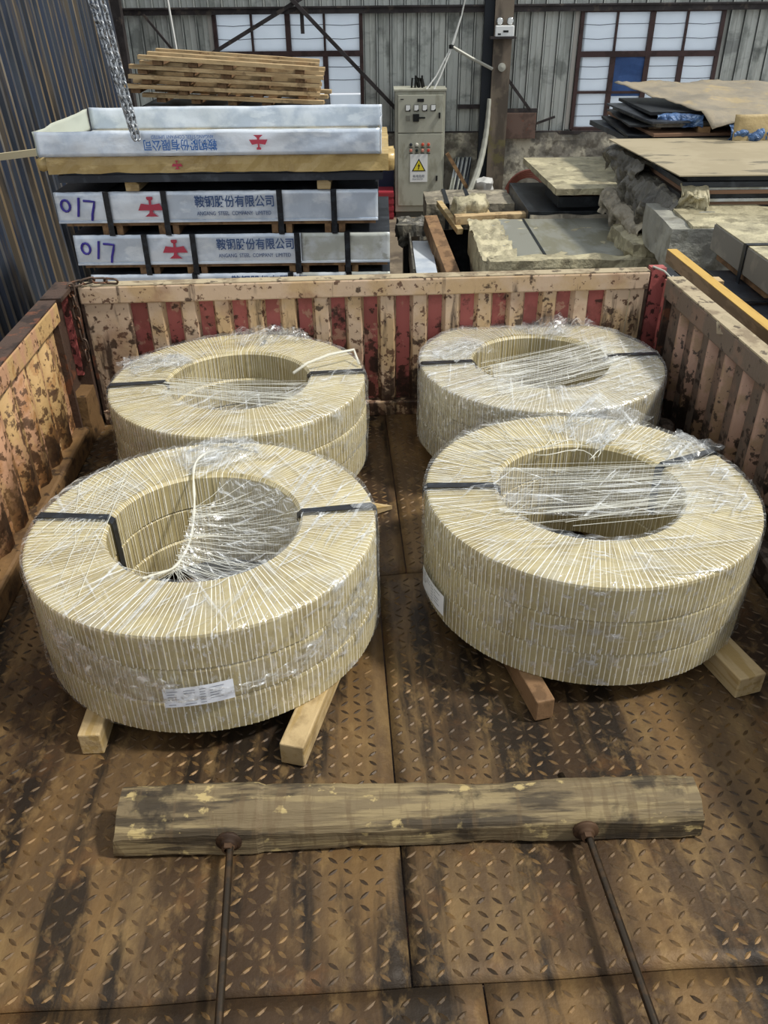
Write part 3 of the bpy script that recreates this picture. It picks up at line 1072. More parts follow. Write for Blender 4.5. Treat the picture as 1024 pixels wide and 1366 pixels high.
def label_card(root, a0, a1, z0, z1, tilt):
    b = MB()
    r_ = RO + .0125
    nseg = 10
    pts = []
    vs = []
    for i in range(nseg + 1):
        t_ = a0 + (a1 - a0) * i / nseg
        dz_ = tilt * (i / nseg - .5)
        vs += [(r_ * math.cos(t_), r_ * math.sin(t_), z0 + dz_), (r_ * math.cos(t_), r_ * math.sin(t_), z1 + dz_)]
    b.add(vs, [(2 * i, 2 * i + 2, 2 * i + 3, 2 * i + 1) for i in range(nseg)])
    card = b.build('label_card', m_paper, root)
    ink = MB()
    r2 = r_ + .0012
    rr = random.Random(3)
    for row in range(6):
        zz = z0 + (z1 - z0) * (.12 + .14 * row)
        for u0, u1 in ((.06, .14 + .1 * rr.random()), (.30, .46), (.52, .60), (.66, .70 + .18 * rr.random())):
            if rr.random() < .3:
                continue
            t0, t1 = a0 + (a1 - a0) * u0, a0 + (a1 - a0) * u1
            d0, d1 = tilt * (u0 - .5), tilt * (u1 - .5)
            hh = .0018
            ink.add([(r2 * math.cos(t0), r2 * math.sin(t0), zz + d0), (r2 * math.cos(t1), r2 * math.sin(t1), zz + d1), (r2 * math.cos(t1), r2 * math.sin(t1), zz + d1 + hh), (r2 * math.cos(t0), r2 * math.sin(t0), zz + d0 + hh)], [(0, 1, 2, 3)])
    ink.build('print', m_ink, card)
    return card


label_card(stacks[0][0], R(-94), R(-74), .108, .168, .016)
label_card(stacks[1][0], R(-171), R(-152), .040, .110, .0)

# loose film: front left
s0, z0_ = stacks[0]
kn = Vector((-.055, -.135, z0_ - .045))
rope = [Vector((.03, .40, z0_ + .012)), Vector((-.05, .36, z0_ + .02)), Vector((-.075, .27, z0_ + .02)), Vector((-.055, .13, z0_ - .03)), Vector((-.045, .0, z0_ - .055)), kn, Vector((-.09, -.22, z0_ - .01)), Vector((-.10, -.262, z0_ + .012))]
rp_ = []
for i in range(len(rope) - 1):
    p0, p1, p2, p3 = rope[max(i - 1, 0)], rope[i], rope[i + 1], rope[min(i + 2, len(rope) - 1)]
    for q in range(6):
        t_ = q / 6
        rp_.append(.5 * ((2 * p1) + (p2 - p0) * t_ + (2 * p0 - 5 * p1 + 4 * p2 - p3) * t_ ** 2 + (3 * p1 - p0 - 3 * p2 + p3) * t_ ** 3))
rp_.append(rope[-1])
MB().tube(rp_, [.0028 + .0022 * math.sin(i * .9) ** 2 for i in range(len(rp_))], 6).build('film_rope', m_rope, s0, True)
segs = []
for i in range(60):
    u = rnd.random()
    a = R(80 - 135 * u + rnd.uniform(-12, 12))
    src = rope[3].lerp(kn, u) + Vector((rnd.uniform(-.01, .01), 0, 0))
    segs.append((src, (RI * math.cos(a), RI * math.sin(a), z0_ - rnd.uniform(.0, .16))))
for i in range(26):
    a = R(rnd.uniform(-140, -55))
    segs.append((kn + Vector((rnd.uniform(-.01, .01), rnd.uniform(-.02, .01), 0)), (RI * math.cos(a), RI * math.sin(a), z0_ - rnd.uniform(.0, .2))))
for i in range(40):
    a = R(rnd.uniform(130, 215))
    segs.append(((-.30 + rnd.uniform(-.1, .12), rnd.uniform(.2, .34), z0_ + .01), ((RO - .02) * math.cos(a) * rnd.uniform(.6, 1), (RO - .05) * math.sin(a) - .12, z0_ + .010)))
strands(s0, [(a, b) for a, b in segs if Vector(b).xy.length < RO and Vector(a).xy.length < RO])
def drape0(u, v):
    a = R(-60 + 150 * u)
    rim = Vector((RI * math.cos(a), RI * math.sin(a), z0_ - .01))
    src = rope[3].lerp(kn, 1 - u)
    p = src.lerp(rim, v)
    p.z += -.05 * math.sin(PI * v) + .012 * noise.noise((u * 22, v * 2, 1))
    return p
MB().grid(drape0, 60, 14).build('film_web', film_mat('film_web_a', R(-30), .10, .45), s0, True)
crumple_tuft(s0, m_tuft, (-.02, .37, z0_ + .006), .13, .03, 3)
def fold(u, v):
    a_ = R(-132 + 118 * u)
    z_ = z0_ - .035 - .13 * math.sin(PI * u) ** .7 + (v - .5) * (.07 + .05 * math.sin(u * 9))
    r_ = RO + .014 + .010 * abs(noise.noise((u * 26, v * 5, 2))) + .006 * noise.noise((u * 60, v * 12, 7))
    return (r_ * math.cos(a_), r_ * math.sin(a_), z_)
MB().grid(fold, 150, 12).build('film_fold', film_mat('film_fold', R(10), .16, .7), s0, True)
# front right: taut bands over the eye
s1, z1_ = stacks[1]
def band(y0, y1, x0, x1, sag, sk):
    return lambda u, v: (x0 + (x1 - x0) * u, y0 + (y1 - y0) * v + sk * (u - .5), z1_ + .012 - sag * math.sin(PI * u) + .004 * noise.noise((u * 2, v * 12, 4)))
MB().grid(band(-.15, .10, -.27, .42, .015, .0), 24, 24).build('film_web', film_mat('film_web_b', R(0), .10, .8), s1, True)
segs = []
for i in range(46):
    y = rnd.uniform(-.16, .11)
    segs.append(((rnd.uniform(-.30, -.05), y * 1.25 - .02, z1_ + .012), (rnd.uniform(.18, .42), y + .02, z1_ + .013)))
for i in range(60):
    a = R(rnd.uniform(20, 165))
    b = a + rnd.uniform(-.25, .25)
    r2 = rnd.uniform(RI, RO - .05)
    segs.append(((r2 * math.cos(b), r2 * math.sin(b), z1_ + .012), ((RO - .01) * math.cos(a), (RO - .01) * math.sin(a), z1_ + .012)))
strands(s1, segs)
loop = MB()
for q in range(7):
    c0 = Vector((rnd.uniform(-.12, .16), rnd.uniform(.10, .22), z1_ + .02))
    pts = [c0 + Vector((.05 * math.cos(t_ * .9 + q) + .02 * t_, .02 * math.sin(t_ * 1.7 + q), .012 * math.sin(t_))) for t_ in [i * .5 for i in range(10)]]
    loop.tube(pts, .0018, 4)
loop.build('film_tail', m_rope, s1, True)['kind'] = 'stuff'
crumple_tuft(s1, m_tuft, (.12, .40, z1_ + .004), .16, .03, 5)
crumple_tuft(s1, m_tuft, (.33, .20, z1_ + .004), .10, .02, 6)
# back left
s2, z2_ = stacks[2]
MB().grid(lambda u, v: ((u - .5) * .5, -.25 + .12 * v + .06 * (2 * u - 1) ** 2, z2_ + .012 - .02 * math.sin(PI * u) * (1 - v) + .006 * noise.noise((u * 9, v * 4, 2))), 30, 8).build('film_web', m_tuft, s2, True)
segs = []
for i in range(40):
    y = rnd.uniform(-.26, -.12)
    segs.append(((-.30 + rnd.uniform(0, .1), y + .12, z2_ + .01), (.30 - rnd.uniform(0, .1), y - rnd.uniform(-.1, .06), z2_ + .01)))
strands(s2, segs)
MB().tube([(.20, .02, z2_ + .012), (.25, .07, z2_ + .03), (.33, .10, z2_ + .05), (.42, .16, z2_ + .045), (.44, .10, z2_ + .01)], .006, 5).build('film_rope', m_rope, s2, True)
crumple_tuft(s2, m_tuft, (.08, .40, z2_ + .006), .14, .04, 8)
crumple_tuft(s2, m_tuft, (-.33, .15, z2_ + .004), .12, .02, 9)
# back right
s3, z3_ = stacks[3]
MB().grid(lambda u, v: (-.20 + .50 * u, -.28 + .26 * v + .30 * u - .05, z3_ + .012 - .02 * math.sin(PI * u) + .004 * noise.noise((u * 3, v * 10, 2))), 24, 16).build('film_web', film_mat('film_web_d', R(31), .15, .8), s3, True)
segs = []
for i in range(50):
    d = rnd.uniform(-.22, .12)
    segs.append(((-.26 + rnd.uniform(0, .1), -.16 + d, z3_ + .013), (.26 + rnd.uniform(0, .1), .10 + d, z3_ + .013)))
strands(s3, [(a, b) for a, b in segs if abs(a[1]) < .38])
crumple_tuft(s3, m_tuft, (.12, .38, z3_ + .004), .16, .045, 12)
crumple_tuft(s3, m_tuft, (-.30, .1, z3_ + .004), .12, .02, 13)

# bearers under the coils
def bearer(label, cx, cy, L_, w_, rz, mat=None, zh=BZ, group=None, z=0.004):
    o_ = bevel(MB().box(-L_ / 2, L_ / 2, -w_ / 2, w_ / 2, 0, zh - .004).build('timber_bearer', mat or m_bearer), .004)
    o_.location = (cx, cy, z)
    o_.rotation_euler = (0, 0, rz)
    return tag(o_, label, 'timber', group or 'timbers under the coils')
def bearer_end(label, ex, ey, ang, L_, w_, **k_):
    """front end (ex, ey), running away at ang from +y"""
    return bearer(label, ex - math.sin(ang) * L_ / 2, ey + math.cos(ang) * L_ / 2, L_, w_, ang + PI / 2, **k_)
bearer_end('short pale timber end left below the label of the front left coil stack', -.725, 1.385, R(2), .95, .055)
bearer_end('longer pale timber sticking out right below the front left coil stack', -.228, 1.345, R(-14), .5, .062)
bearer_end('dark brown timber end under the front edge of the front right coil stack', .405, 1.482, R(14), .98, .05, mat=m_woodd)
bearer_end('pale square timber poking out right of the front right coil stack', .96, 1.560, R(17), .9, .082)
bearer_end('thin grey lath on the deck beside the pale timber at right', .935, 1.585, R(20), .5, .03, mat=m_yside, zh=.012)
for cx, cy in ((-.75, 2.79), (-.30, 2.79), (.40, 2.96), (.82, 2.96)):
    bearer('timber hidden beneath the two rear coil stacks', cx, cy, .85, .06, PI / 2)
o = MB().add([(-.075, 2.44, .02), (.03, 2.50, .02), (-.075, 2.50, .02), (-.075, 2.44, .055), (.03, 2.50, .035), (-.075, 2.50, .055)], [(0, 2, 1), (3, 4, 5), (0, 1, 4, 3), (1, 2, 5, 4), (2, 0, 3, 5)])
o = o.build('wood_wedge', m_bearer)
tag(o, 'pale pointed wood wedge between the front left and back left coils', 'wedge')
o.location.z = -.016

# ------------------------------------------------------------------ timber beam with two rods
bm_ = thing('pull_beam', 'weathered timber beam with two steel rods lying on the deck', 'beam', (.045, 1.17, .004), R(1.3))
mb = MB()
prof = [(-.050, .0), (-.053, .006), (-.053, .056), (-.046, .067), (-.018, .088), (.0, .094), (.038, .094), (.050, .086), (.053, .02), (.050, .0)]
k_ = len(prof)
NB = 90
vs = []
for i in range(NB + 1):
    u = i / NB
    xx = -.645 + 1.29 * u
    sc = 1.0 + .06 * math.sin(u * 7) + (.06 if u < .25 else 0) - (.05 if u > .97 else 0)
    for j, (y, z) in enumerate(prof):
        n_ = noise.noise((xx * 6, y * 30, z * 30)) * .004 + noise.noise((xx * 30, y * 60, z * 60)) * .0018
        ex = (.018 * (z / .09) if u < .01 else 0) + rnd.uniform(-.003, .003) * (u in (0, 1))
        vs.append((xx + ex, y * sc + n_, max(0, z * sc + n_)))
fs = [(i * k_ + j, (i + 1) * k_ + j, (i + 1) * k_ + (j + 1) % k_, i * k_ + (j + 1) % k_) for i in range(NB) for j in range(k_)]
fs += [tuple(range(k_)), tuple(reversed([NB * k_ + j for j in range(k_)]))]
mb.add(vs, [tuple(reversed(f)) for f in fs])
mb.build('timber', m_beam, bm_)
for xx, tilt in ((-.388, .10), (.384, .075)):
    rd = MB().tube([(xx - .02, .10, .035), (xx, -.02, .045), (xx + tilt * .25, -.34, .055), (xx + tilt, -1.3, .085)], .0082, 10).build('steel_rod', m_rod, bm_, True)
    MB().lathe([(.008, -.064), (.018, -.062), (.018, -.055), (.028, -.055), (.028, -.047), (.008, -.047)], (xx, -.008, .046), 16, 'Y').build('washer', m_rust, bm_, True)
    MB().lathe([(.008, -.074), (.013, -.074), (.014, -.062), (.008, -.062)], (xx, -.008, .046), 6, 'Y').build('nut', m_rust, bm_)

# ------------------------------------------------------------------ sheet stack at left
FY = 6.6
def logo(parent, cx, cz, s_, y, flip=1):
    P_ = [((-.13, .44), (.13, .44), (.15, .38), (.11, .29), (-.11, .29), (-.15, .38)), ((-.055, .30), (.055, .30), (.055, .10), (-.055, .10)),
          ((-.58, -.15), (-.42, .15), (-.1, .10), (.1, .10), (.42, .15), (.58, -.15)), ((-.06, -.15), (.06, -.15), (.10, -.27), (.31, -.42), (-.31, -.42), (-.10, -.27))]
    b = MB()
    for p in P_:
        b.add([(cx + flip * u * s_, y, cz + flip * w * s_) for u, w in p], [tuple(range(len(p)))])
    return b.build('red_logo', m_red, parent, world=True)


def scrawl(parent, x0, z0, h, y, slant=.0):
    b = MB()
    def rb(pts, w_):
        pts = [Vector((x0 + p[0] * h + slant * p[1] * h, y, z0 + p[1] * h)) for p in pts]
        b.tube(pts, w_, 5)
    rb([(.22 * math.cos(t_ * .5) + .25, .28 * math.sin(t_ * .5) + .62) for t_ in range(14)], .0095)
    rb([(.98, 1.0), (.90, .55), (.80, .08)], .0095)
    rb([(1.20, .86), (1.45, .84), (1.75, .80), (1.68, .55), (1.55, .2), (1.48, -.12)], .0095)
    o_ = b.build('handwritten_number', m_purple, parent, world=True)
    o_.scale.y = 1
    return o_


def bundle(label, x0, x1, z0, z1, text_x, logo_x, num_x, straps_, depth=1.30, ztext=None, mat=m_galv, legs=.075, seed=1, split=None):
    r_ = thing('sheet_bundle', label, 'steel bundle', ((x0 + x1) / 2, FY + depth / 2, z0 - legs), 0, 'galvanised wrapped sheet bundles')
    MB().rbox(x0, x1, FY + .004, FY + depth, z0 + .012, z1, .12, .003, 5, seed).build('sheet_pack', m_steel, r_, world=True, merge=True)
    # bright cover sheet on the front, slightly buckled
    a = split if split is not None else x1
    def cover(xa, xb, mt_):
        def fn(u, v):
            xx = xa + (xb - xa) * u
            n_ = noise.noise((xx * 4, v * 1.5, seed)) * .010 + noise.noise((xx * 14, v * 4, seed + 5)) * .005
            ed = .004 * noise.noise((xx * 20, seed, 0)) * (v > .9)
            return (xx, FY - .006 + n_ * (.3 + .7 * v), z0 + (z1 - z0) * v + ed + (.003 if v == 1 else 0))
        b = MB().grid(fn, int((xb - xa) * 36), 8)
        o_ = b.build('cover_sheet', mt_, r_, True, world=True)
        thick(o_, .003)
    cover(x0, a, mat)
    if split is not None:
        cover(split + .004, x1, m_galv2)
    MB().box(x0, x1, FY - .012, FY, z0 - .004, z0 + .010).build('bottom_lip', m_galv, r_, world=True)
    MB().box(x0 + .05, x1 - .02, FY + .01, FY + depth - .05, z0 - .03, z0 - .001).build('base_board', m_woodd, r_, world=True)
    for sx in straps_:
        b = MB().box(sx - .022, sx + .022, FY - .024, FY - .021, z0 - min(legs, .1), z1 + .006).box(sx - .022, sx + .022, FY - .024, FY + depth, z1 + .008, z1 + .010)
        b.build('strap', m_strap, r_, world=True)
        for dx in (-.055, .055):
            MB().box(sx + dx - .024, sx + dx + .024, FY + .01, FY + depth - .1, z0 - legs, z0 - .028).build('skid', m_woodd, r_, world=True)
    y = FY - .020
    inv = wm(r_).inverted()
    if text_x is not None:
        zz = z0 + (z1 - z0) * .52 if ztext is None else ztext
        p = inv @ Vector((text_x, y, zz))
        lettering('blue_lettering', '鞍钢股份有限公司', .092, m_bluetext, r_, p, (PI / 2, 0, 0), .84, .0008, bold=.0010)
        p = inv @ Vector((text_x + .01, y, zz - .068))
        lettering('blue_lettering', 'ANGANG  STEEL  COMPANY  LIMITED', .042, m_bluetext, r_, p, (PI / 2, 0, 0), .80, .0008)
    if logo_x is not None:
        logo(r_, logo_x, (z0 + z1) / 2 + .003, .17, y)
    if num_x is not None:
        scrawl(r_, num_x, z0 + .035, .15, y + .004)
    return r_


bundle('steel bundle with blue lettering and purple marker number, highest of three in left stack', -2.50, -.02, .070, .292, -1.43, -1.77, -2.46, (-2.10, -1.66, -.775, -.36), seed=1, legs=.10)
bundle('steel bundle with blue lettering and purple marker number, middle of left stack', -2.42, .07, -.255, -.030, -1.30, -1.63, -2.37, (-1.86, -1.48, -.66, -.265), seed=4, split=-.63, legs=.085)
bundle('torn steel bundle half hidden by the truck headboard, lowest in left stack', -2.34, .07, -.565, -.340, -1.21, -1.49, None, (-1.50, -.73, -.26), seed=8, ztext=-.43, split=-.66, legs=.735)
for xx, lab in ((-1.885, 'pale wood spacer block atop the upper steel bundle near the chain'), (-.43, 'pale wood spacer block atop the upper steel bundle at its right half')):
    o = bevel(MB().prism([(-.05, 0), (.05, 0), (.055, .05), (.03, .068), (-.05, .068)], 0, 1.1).build('spacer_block', m_bearer), .004)
    o.location = (xx, FY - .03, .302)
    tag(o, lab, 'block', 'spacer blocks in the left stack')
o = MB().box(-2.42, .02, FY - .06, FY + 1.25, .372, .425).box(-2.38, .0, FY - .04, FY + 1.2, .425, .44).build('dark_steel_plate', m_steel)
tag(o, 'flat dark steel plate pack under the kraft wrapped pack', 'plate')
# kraft pack
kp = thing('kraft_wrapped_pack', 'flat sheet pack in shiny tan kraft paper under the open tray', 'pack', (-1.22, FY + .6, .44))
mb = MB()
mb.rbox(-2.46, .06, FY - .10, FY + 1.25, .448, .558, .045, .009, 8, 3)
mb.build('kraft_wrap', m_kraft, kp, False, world=True, merge=True)
mb = MB().rbox(.02, .10, FY - .08, FY + .25, .445, .55, .03, .012, 14, 5)
mb.build('gathered_end', m_kraft, kp, True, world=True, merge=True)
MB().rbox(-2.54, -2.44, FY - .06, FY + .3, .47, .54, .03, .018, 9, 8).build('folded_end', m_kraft, kp, True, world=True, merge=True)
logo(kp, -1.50, .50, .07, FY - .118)
# open tray
ty = thing('open_metal_tray', 'open galvanised metal tray with upside down blue lettering on top', 'tray', (-1.24, FY + .6, .56))
def wallgrid(name, p0, p1, z0, z1, seed, droop=0.0, mat=m_galv):
    p0, p1 = Vector(p0), Vector(p1)
    d = (p1 - p0)
    nrm = Vector((-d.y, d.x, 0)).normalized()
    def fn(u, v):
        p = p0 + d * u
        n_ = noise.noise((u * d.length * 3, v * 1.2, seed)) * .016 + noise.noise((u * d.length * 11, v * 3, seed + 4)) * .007
        p = p + nrm * n_ * (.25 + .75 * v)
        return (p.x, p.y, z0 + (z1 - z0 - droop * (1 - u)) * v + .010 * noise.noise((u * d.length * 2.5, seed, 1)) * v)
    return thick(MB().grid(fn, max(6, int(d.length * 26)), 7).build(name, mat, ty, True, world=True), .004)
wallgrid('front_wall', (-2.50, FY - .13, 0), (.0, FY - .13, 0), .565, .735, 1)
wallgrid('back_wall', (-2.50, FY + 1.20, 0), (.02, FY + 1.20, 0), .565, .745, 6)
wallgrid('end_wall', (-2.51, FY - .12, 0), (-2.51, FY + 1.19, 0), .565, .735, 9, .0, M('pale_tray_inside', '#b9bdb0', .5, .2))
wallgrid('end_wall', (.01, FY - .12, 0), (.01, FY + 1.19, 0), .565, .72, 12)
MB().box(-2.49, -.01, FY - .12, FY + 1.19, .563, .568).build('tray_floor', m_galv2, ty, world=True)
inv = wm(ty).inverted()
p = inv @ Vector((-1.18, FY - .164, .672))
lettering('blue_lettering', '鞍钢股份有限公司', .080, m_blue, ty, p, (PI / 2, PI, 0), .84, .0008, bold=.001)
p = inv @ Vector((-1.20, FY - .164, .708))
lettering('blue_lettering', 'ANGANG STEEL COMPANY LIMITED', .033, m_blue, ty, p, (PI / 2, PI, 0), .84, .0008)
logo(ty, -.88, .655, .115, FY - .158, -1)

# hoist chain
hc = thing('hoist_chain', 'doubled zinc lifting chain hanging over the open metal tray', 'chain', (-1.72, FY - .22, 1.75))
inv = wm(hc).inverted()
chain(hc, [(-1.93, FY - .2, 1.82), (-1.905, FY - .2, 1.55), (-1.77, FY - .2, .75), (-1.755, FY - .2, .665)], .062, .036, .0075, m_chain, inv)
chain(hc, [(-1.84, FY - .19, 1.82), (-1.83, FY - .19, 1.55), (-1.74, FY - .19, .75), (-1.73, FY - .19, .67)], .062, .036, .0075, m_chain, inv)
chain(hc, [(-1.885, FY - .23, 1.82), (-1.87, FY - .23, 1.55), (-1.755, FY - .23, .75), (-1.742, FY - .23, .66)], .062, .036, .0075, m_chain, inv)

# lath at far left
o = MB().bar((-3.35, 7.15, .435), (-2.56, 6.9, .545), .05, .05).build('cream_lath', M('cream_lath', '#c9bd9c', .6))
tag(o, 'cream painted lath jutting in from the left beside the tray', 'lath')

# ------------------------------------------------------------------ pallets behind the stack
PD = 9.2
pallet_labels = ['topmost bowed timber pallet of the stack behind the metal tray', 'second pallet from the top behind the metal tray', 'third pallet from the top behind the metal tray',
                 'fourth pallet from the top behind the metal tray', 'lowest visible pallet of the stack behind the metal tray']
zb = .60
for i in range(5):
    lev = 4 - i
    z = .60 + lev * .079
    xl, xr = [(-2.36, -.60), (-2.46, -.56), (-2.48, -.60), (-2.55, -.60), (-2.38, -.56)][i]
    cxp = (xl + xr) / 2
    p_ = thing('timber_pallet', pallet_labels[i], 'pallet', (cxp, PD, z), 0, 'stack of timber pallets')
    p_.rotation_euler = (0, R([4.2, 3.8, 3.4, 3.0, 2.6][i]), R(rnd.uniform(-3, 3)))
    hl = (xr - xl) / 2
    for yy in (0, .5, 1.0):
        MB().box(-hl, hl, yy - .05, yy + .05, .042, .077).build('deck_board', m_wood, p_)
        if yy:
            MB().box(-hl + rnd.uniform(0, .06), hl - rnd.uniform(0, .06), yy - .05, yy + .05, 0, .012).build('deck_board', m_wood, p_)
    for q in range(5):
        xx = -hl + .15 + (2 * hl - .35) * q / 4 + rnd.uniform(-.04, .04)
        MB().box(xx - .045, xx + .045, -.03, 1.03, .0, .041).build('stringer', m_woodd, p_)
sp = thing('steel_sheet_pack', 'dark steel sheet pack supporting the timber pallets behind the tray', 'pack', (-1.5, PD + .5, GZ))
MB().box(-1.0, .95, -.45, .5, .1, 1.86).build('sheets', m_steel, sp)
MB().box(-.9, -.8, -.45, .5, 0, .1).box(.75, .85, -.45, .5, 0, .1).build('bearers', m_woodd, sp)

# ------------------------------------------------------------------ middle piles
def pack(name, label, cat, box, mat, crumple=0., straps_=(), top=None, rz=0., seed=1, group=None, seg=.07):
    x0, x1, y0, y1, z0, z1 = box
    cx_, cy_ = (x0 + x1) / 2, (y0 + y1) / 2
    r_ = thing(name, label, cat, (cx_, cy_, z0), rz, group)
    X0, X1, Y0, Y1, H0 = x0 - cx_, x1 - cx_, y0 - cy_, y1 - cy_, z1 - z0
    b = MB()
    if crumple:
        b.rbox(X0, X1, Y0, Y1, 0, H0, seg, crumple, 7, seed)
        b.build('wrapping', mat, r_, False, merge=True)
    else:
        bevel(b.box(X0, X1, Y0, Y1, 0, H0).build('sheets', mat, r_), .004)
    if top:
        b = MB().box(X0 + .06, X1 - .04, Y0 + .05, Y1 - .03, H0, H0 + .010)
        b.build('top_sheet', top, r_)
    for s_ in straps_:
        sx_ = X0 + (X1 - X0) * s_
        MB().box(sx_ - .018, sx_ + .018, Y0 - .018, Y1 + .012, H0 + .008, H0 + .014).box(sx_ - .018, sx_ + .018, Y0 - .020, Y0 - .014, .0, H0 + .014).build('strap', m_strap, r_)
    return r_


def drape(label, mat, a, b_, out, top, hang, amp, seed, fr=9., name='torn_wrap', group=None, nu=70):
    """sheet of torn wrapping: lies back over an edge a-b, then hangs down in ragged folds"""
    a, b_, out = Vector(a), Vector(b_), Vector(out).normalized()
    L_ = (b_ - a).length
    nt_, nh = 6, 18

    def fn(u, v):
        e = a.lerp(b_, u)
        k_ = u * L_ * fr
        if v < nt_ / (nt_ + nh):
            t_ = 1 - v * (nt_ + nh) / nt_
            w_ = .35 * amp * abs(noise.noise((k_, t_ * 3, seed)))
            return e - out * (top * t_ * (.7 + .5 * noise.noise((k_ * .6, seed, 2)))) + Vector((0, 0, .006 + w_))
        s_ = (v * (nt_ + nh) - nt_) / nh
        h_ = hang * (.75 + .5 * noise.noise((k_ * .5, seed + 3, 7)))
        fold = abs(noise.noise((k_ + s_ * .8, s_ * 1.2, seed))) * 1.7 + .7 * abs(noise.noise((k_ * 2.6 - s_, s_ * 2.5, seed + 5)))
        bulge = .5 * math.sin(PI * min(1, s_ * 1.2)) * (1 + noise.noise((k_ * .4, s_ * 2, seed + 9)))
        return e + out * (.008 + amp * (fold * min(1, s_ * 3 + .15) + bulge)) + Vector((0, 0, -h_ * s_ + .02 * noise.noise((k_ * 1.5, s_ * 3, seed + 1)))) + (b_ - a).normalized() * .03 * noise.noise((k_, s_ * 2, seed + 4))
    o_ = thick(MB().grid(fn, nu, nt_ + nh).build(name, mat, None, False), .003)
    return tag(o_, label, 'wrapping', group)


# big wrapped sheet pack behind the headboard
q = pack('wrapped_sheet_pack', 'large flat sheet pack with torn pale paper edges behind the headboard', 'pack', (.74, 1.88, 5.78, 7.05, -.30, -.055), m_palewrap, .016, (), None, 0, 3)
MB().box(-.42, -.14, -.52, .60, .247, .262).build('top_sheet', m_sheettop, q)
MB().box(-.13, .55, -.52, .60, .247, .265).build('top_sheet', m_sheettop, q)
MB().box(-.142, -.125, -.52, .60, .25, .268).build('sheet_gap', m_steeld, q)
b = MB()
b.grid(lambda u, v: (-.60 + .26 * u + .02 * noise.noise((v * 9, u, 1)), -.64 + 1.2 * v, .275 + .03 * noise.noise((u * 6, v * 10, 4)) + .012 * math.sin(v * 50)), 14, 50)
b.build('pleated_paper', m_palewrap, q, True)
b = MB()
b.rbox(-.56, .60, -.72, -.60, .20, .285, .05, .02, 7, 6)
b.build('rolled_paper_edge', m_palewrap, q, False, merge=True)
b = MB()
b.rbox(.45, .66, -.66, .0, .18, .36, .04, .045, 6, 9)
b.build('lifted_paper_corner', m_palewrap, q, False, merge=True)
b = MB().rbox(-.55, .62, -.68, .5, -.28, 0, .06, .02, 6, 12)
b.build('lower_wrap', m_dirtywrap, q, True, merge=True)
pack('steel_sheet_pack', 'dark sheet pack on the ground beneath the large wrapped pack', 'pack', (.86, 1.95, 5.85, 7.0, GZ, -.60), m_steeld)

# pale wrapped pack behind, tilted top
q = pack('wrapped_sheet_pack', 'pale foil wrapped sheet pack near the red hose and stained wall', 'pack', (1.40, 2.62, 7.0, 8.45, .155, .200), m_palewrap, .004, (), None, R(2), 15)
MB().box(-.58, .58, -.70, -.2, -.10, -.02).build('sheets', m_steeld, q)
MB().box(-.45, .5, -.66, -.5, -.02, .0).build('spacer', m_woodd, q)
q = pack('strapped_sheet_pack', 'dark grey strapped sheet pack below the pale foil wrapped pack', 'pack', (1.22, 2.70, 7.02, 8.2, -.55, .02), m_steeld, 0, ())
MB().rbox(-.72, .74, -.60, -.585, .38, .54, .06, .01, 6, 2).build('paper_front', m_dirtywrap, q, True, merge=True)
MB().box(.28, .32, -.63, -.61, .30, .575).build('strap', m_strap, q)
MB().box(-.742, -.735, -.58, .5, .1, .575).build('side_plate', m_steel, q)
MB().box(-.7, .7, -.5, .5, -.75, 0).build('skid_base', m_steeld, q)

# long strapped box in the middle
q = pack('strapped_long_pack', 'long pale wrapped pack with two black straps before the cabinet', 'pack', (.42, 1.21, 7.75, 8.35, -.29, -.075), m_dirtywrap, .010, (.235, .50), None, 0, 21, seg=.04)
MB().box(-.36, .36, -.25, .25, -1.01, -.01).build('base_blocks', m_steeld, q)
# timbers in front of it
def timber(label, a, b_, w_, h_, mat, name='loose_timber', group='loose timbers in the middle pile'):
    a, b_ = Vector(a), Vector(b_)
    o_ = MB().bar(Vector((0, 0, 0)), b_ - a, w_, h_).build(name, mat)
    bevel(o_, .004)
    o_.location = a
    return tag(o_, label, 'timber', group)
timber('long pale plank lying across the middle pile behind the wrapped pack', (.62, 7.12, -.06), (1.62, 7.20, -.045), .10, .07, m_wood)
timber('short pale timber pointing at the long pack, left of the pair', (.66, 7.0, -.13), (.52, 7.6, -.03), .05, .05, m_bearer)
timber('short pale timber beside a scrap of crumpled foil', (.82, 7.0, -.12), (.70, 7.6, -.04), .05, .05, m_bearer)
timber('short pale timber right of the crumpled foil scrap', (.97, 7.0, -.12), (.88, 7.6, -.04), .05, .05, m_bearer)
timber('brown squared timber slanting down at the left end of the pile', (.56, 6.25, -.34), (.42, 7.2, -.10), .11, .13, m_woodd)
o = MB().rbox(-.12, .12, -.1, .1, 0, .12, .03, .04, 9, 4).build('foil_scrap', m_palewrap, None, True, merge=True)
o.location = (.76, 7.3, -.07)
tag(o, 'crumpled pale foil scrap on top of the loose timbers', 'foil')
q = pack('strapped_sheet_pack', 'low brown sheet pack on skids at the left end of the middle pile', 'pack', (.24, .62, 6.2, 7.35, -.62, -.42), m_woodd, 0, ())
MB().box(-.17, .02, -.58, .5, .20, .30).build('end_block', m_woodd, q)
MB().box(-.16, .0, -.50, .45, .30, .36).build('galvanised_cap', m_galv, q)
MB().box(.02, .19, -.58, .5, .20, .24).build('plank', m_wood, q)
MB().box(-.19, -.175, -.59, .55, -.15, .42).build('side_sheet', m_greywrap, q)
MB().box(-.15, .15, -.5, .5, -.68, 0).build('skid_base', m_steeld, q)
drape('torn brown wrapping sagging at the left end of the middle pile', m_dirtywrap, (.24, 6.18, -.40), (.62, 6.10, -.42), (-.1, -1, 0), .16, .22, .05, 31)
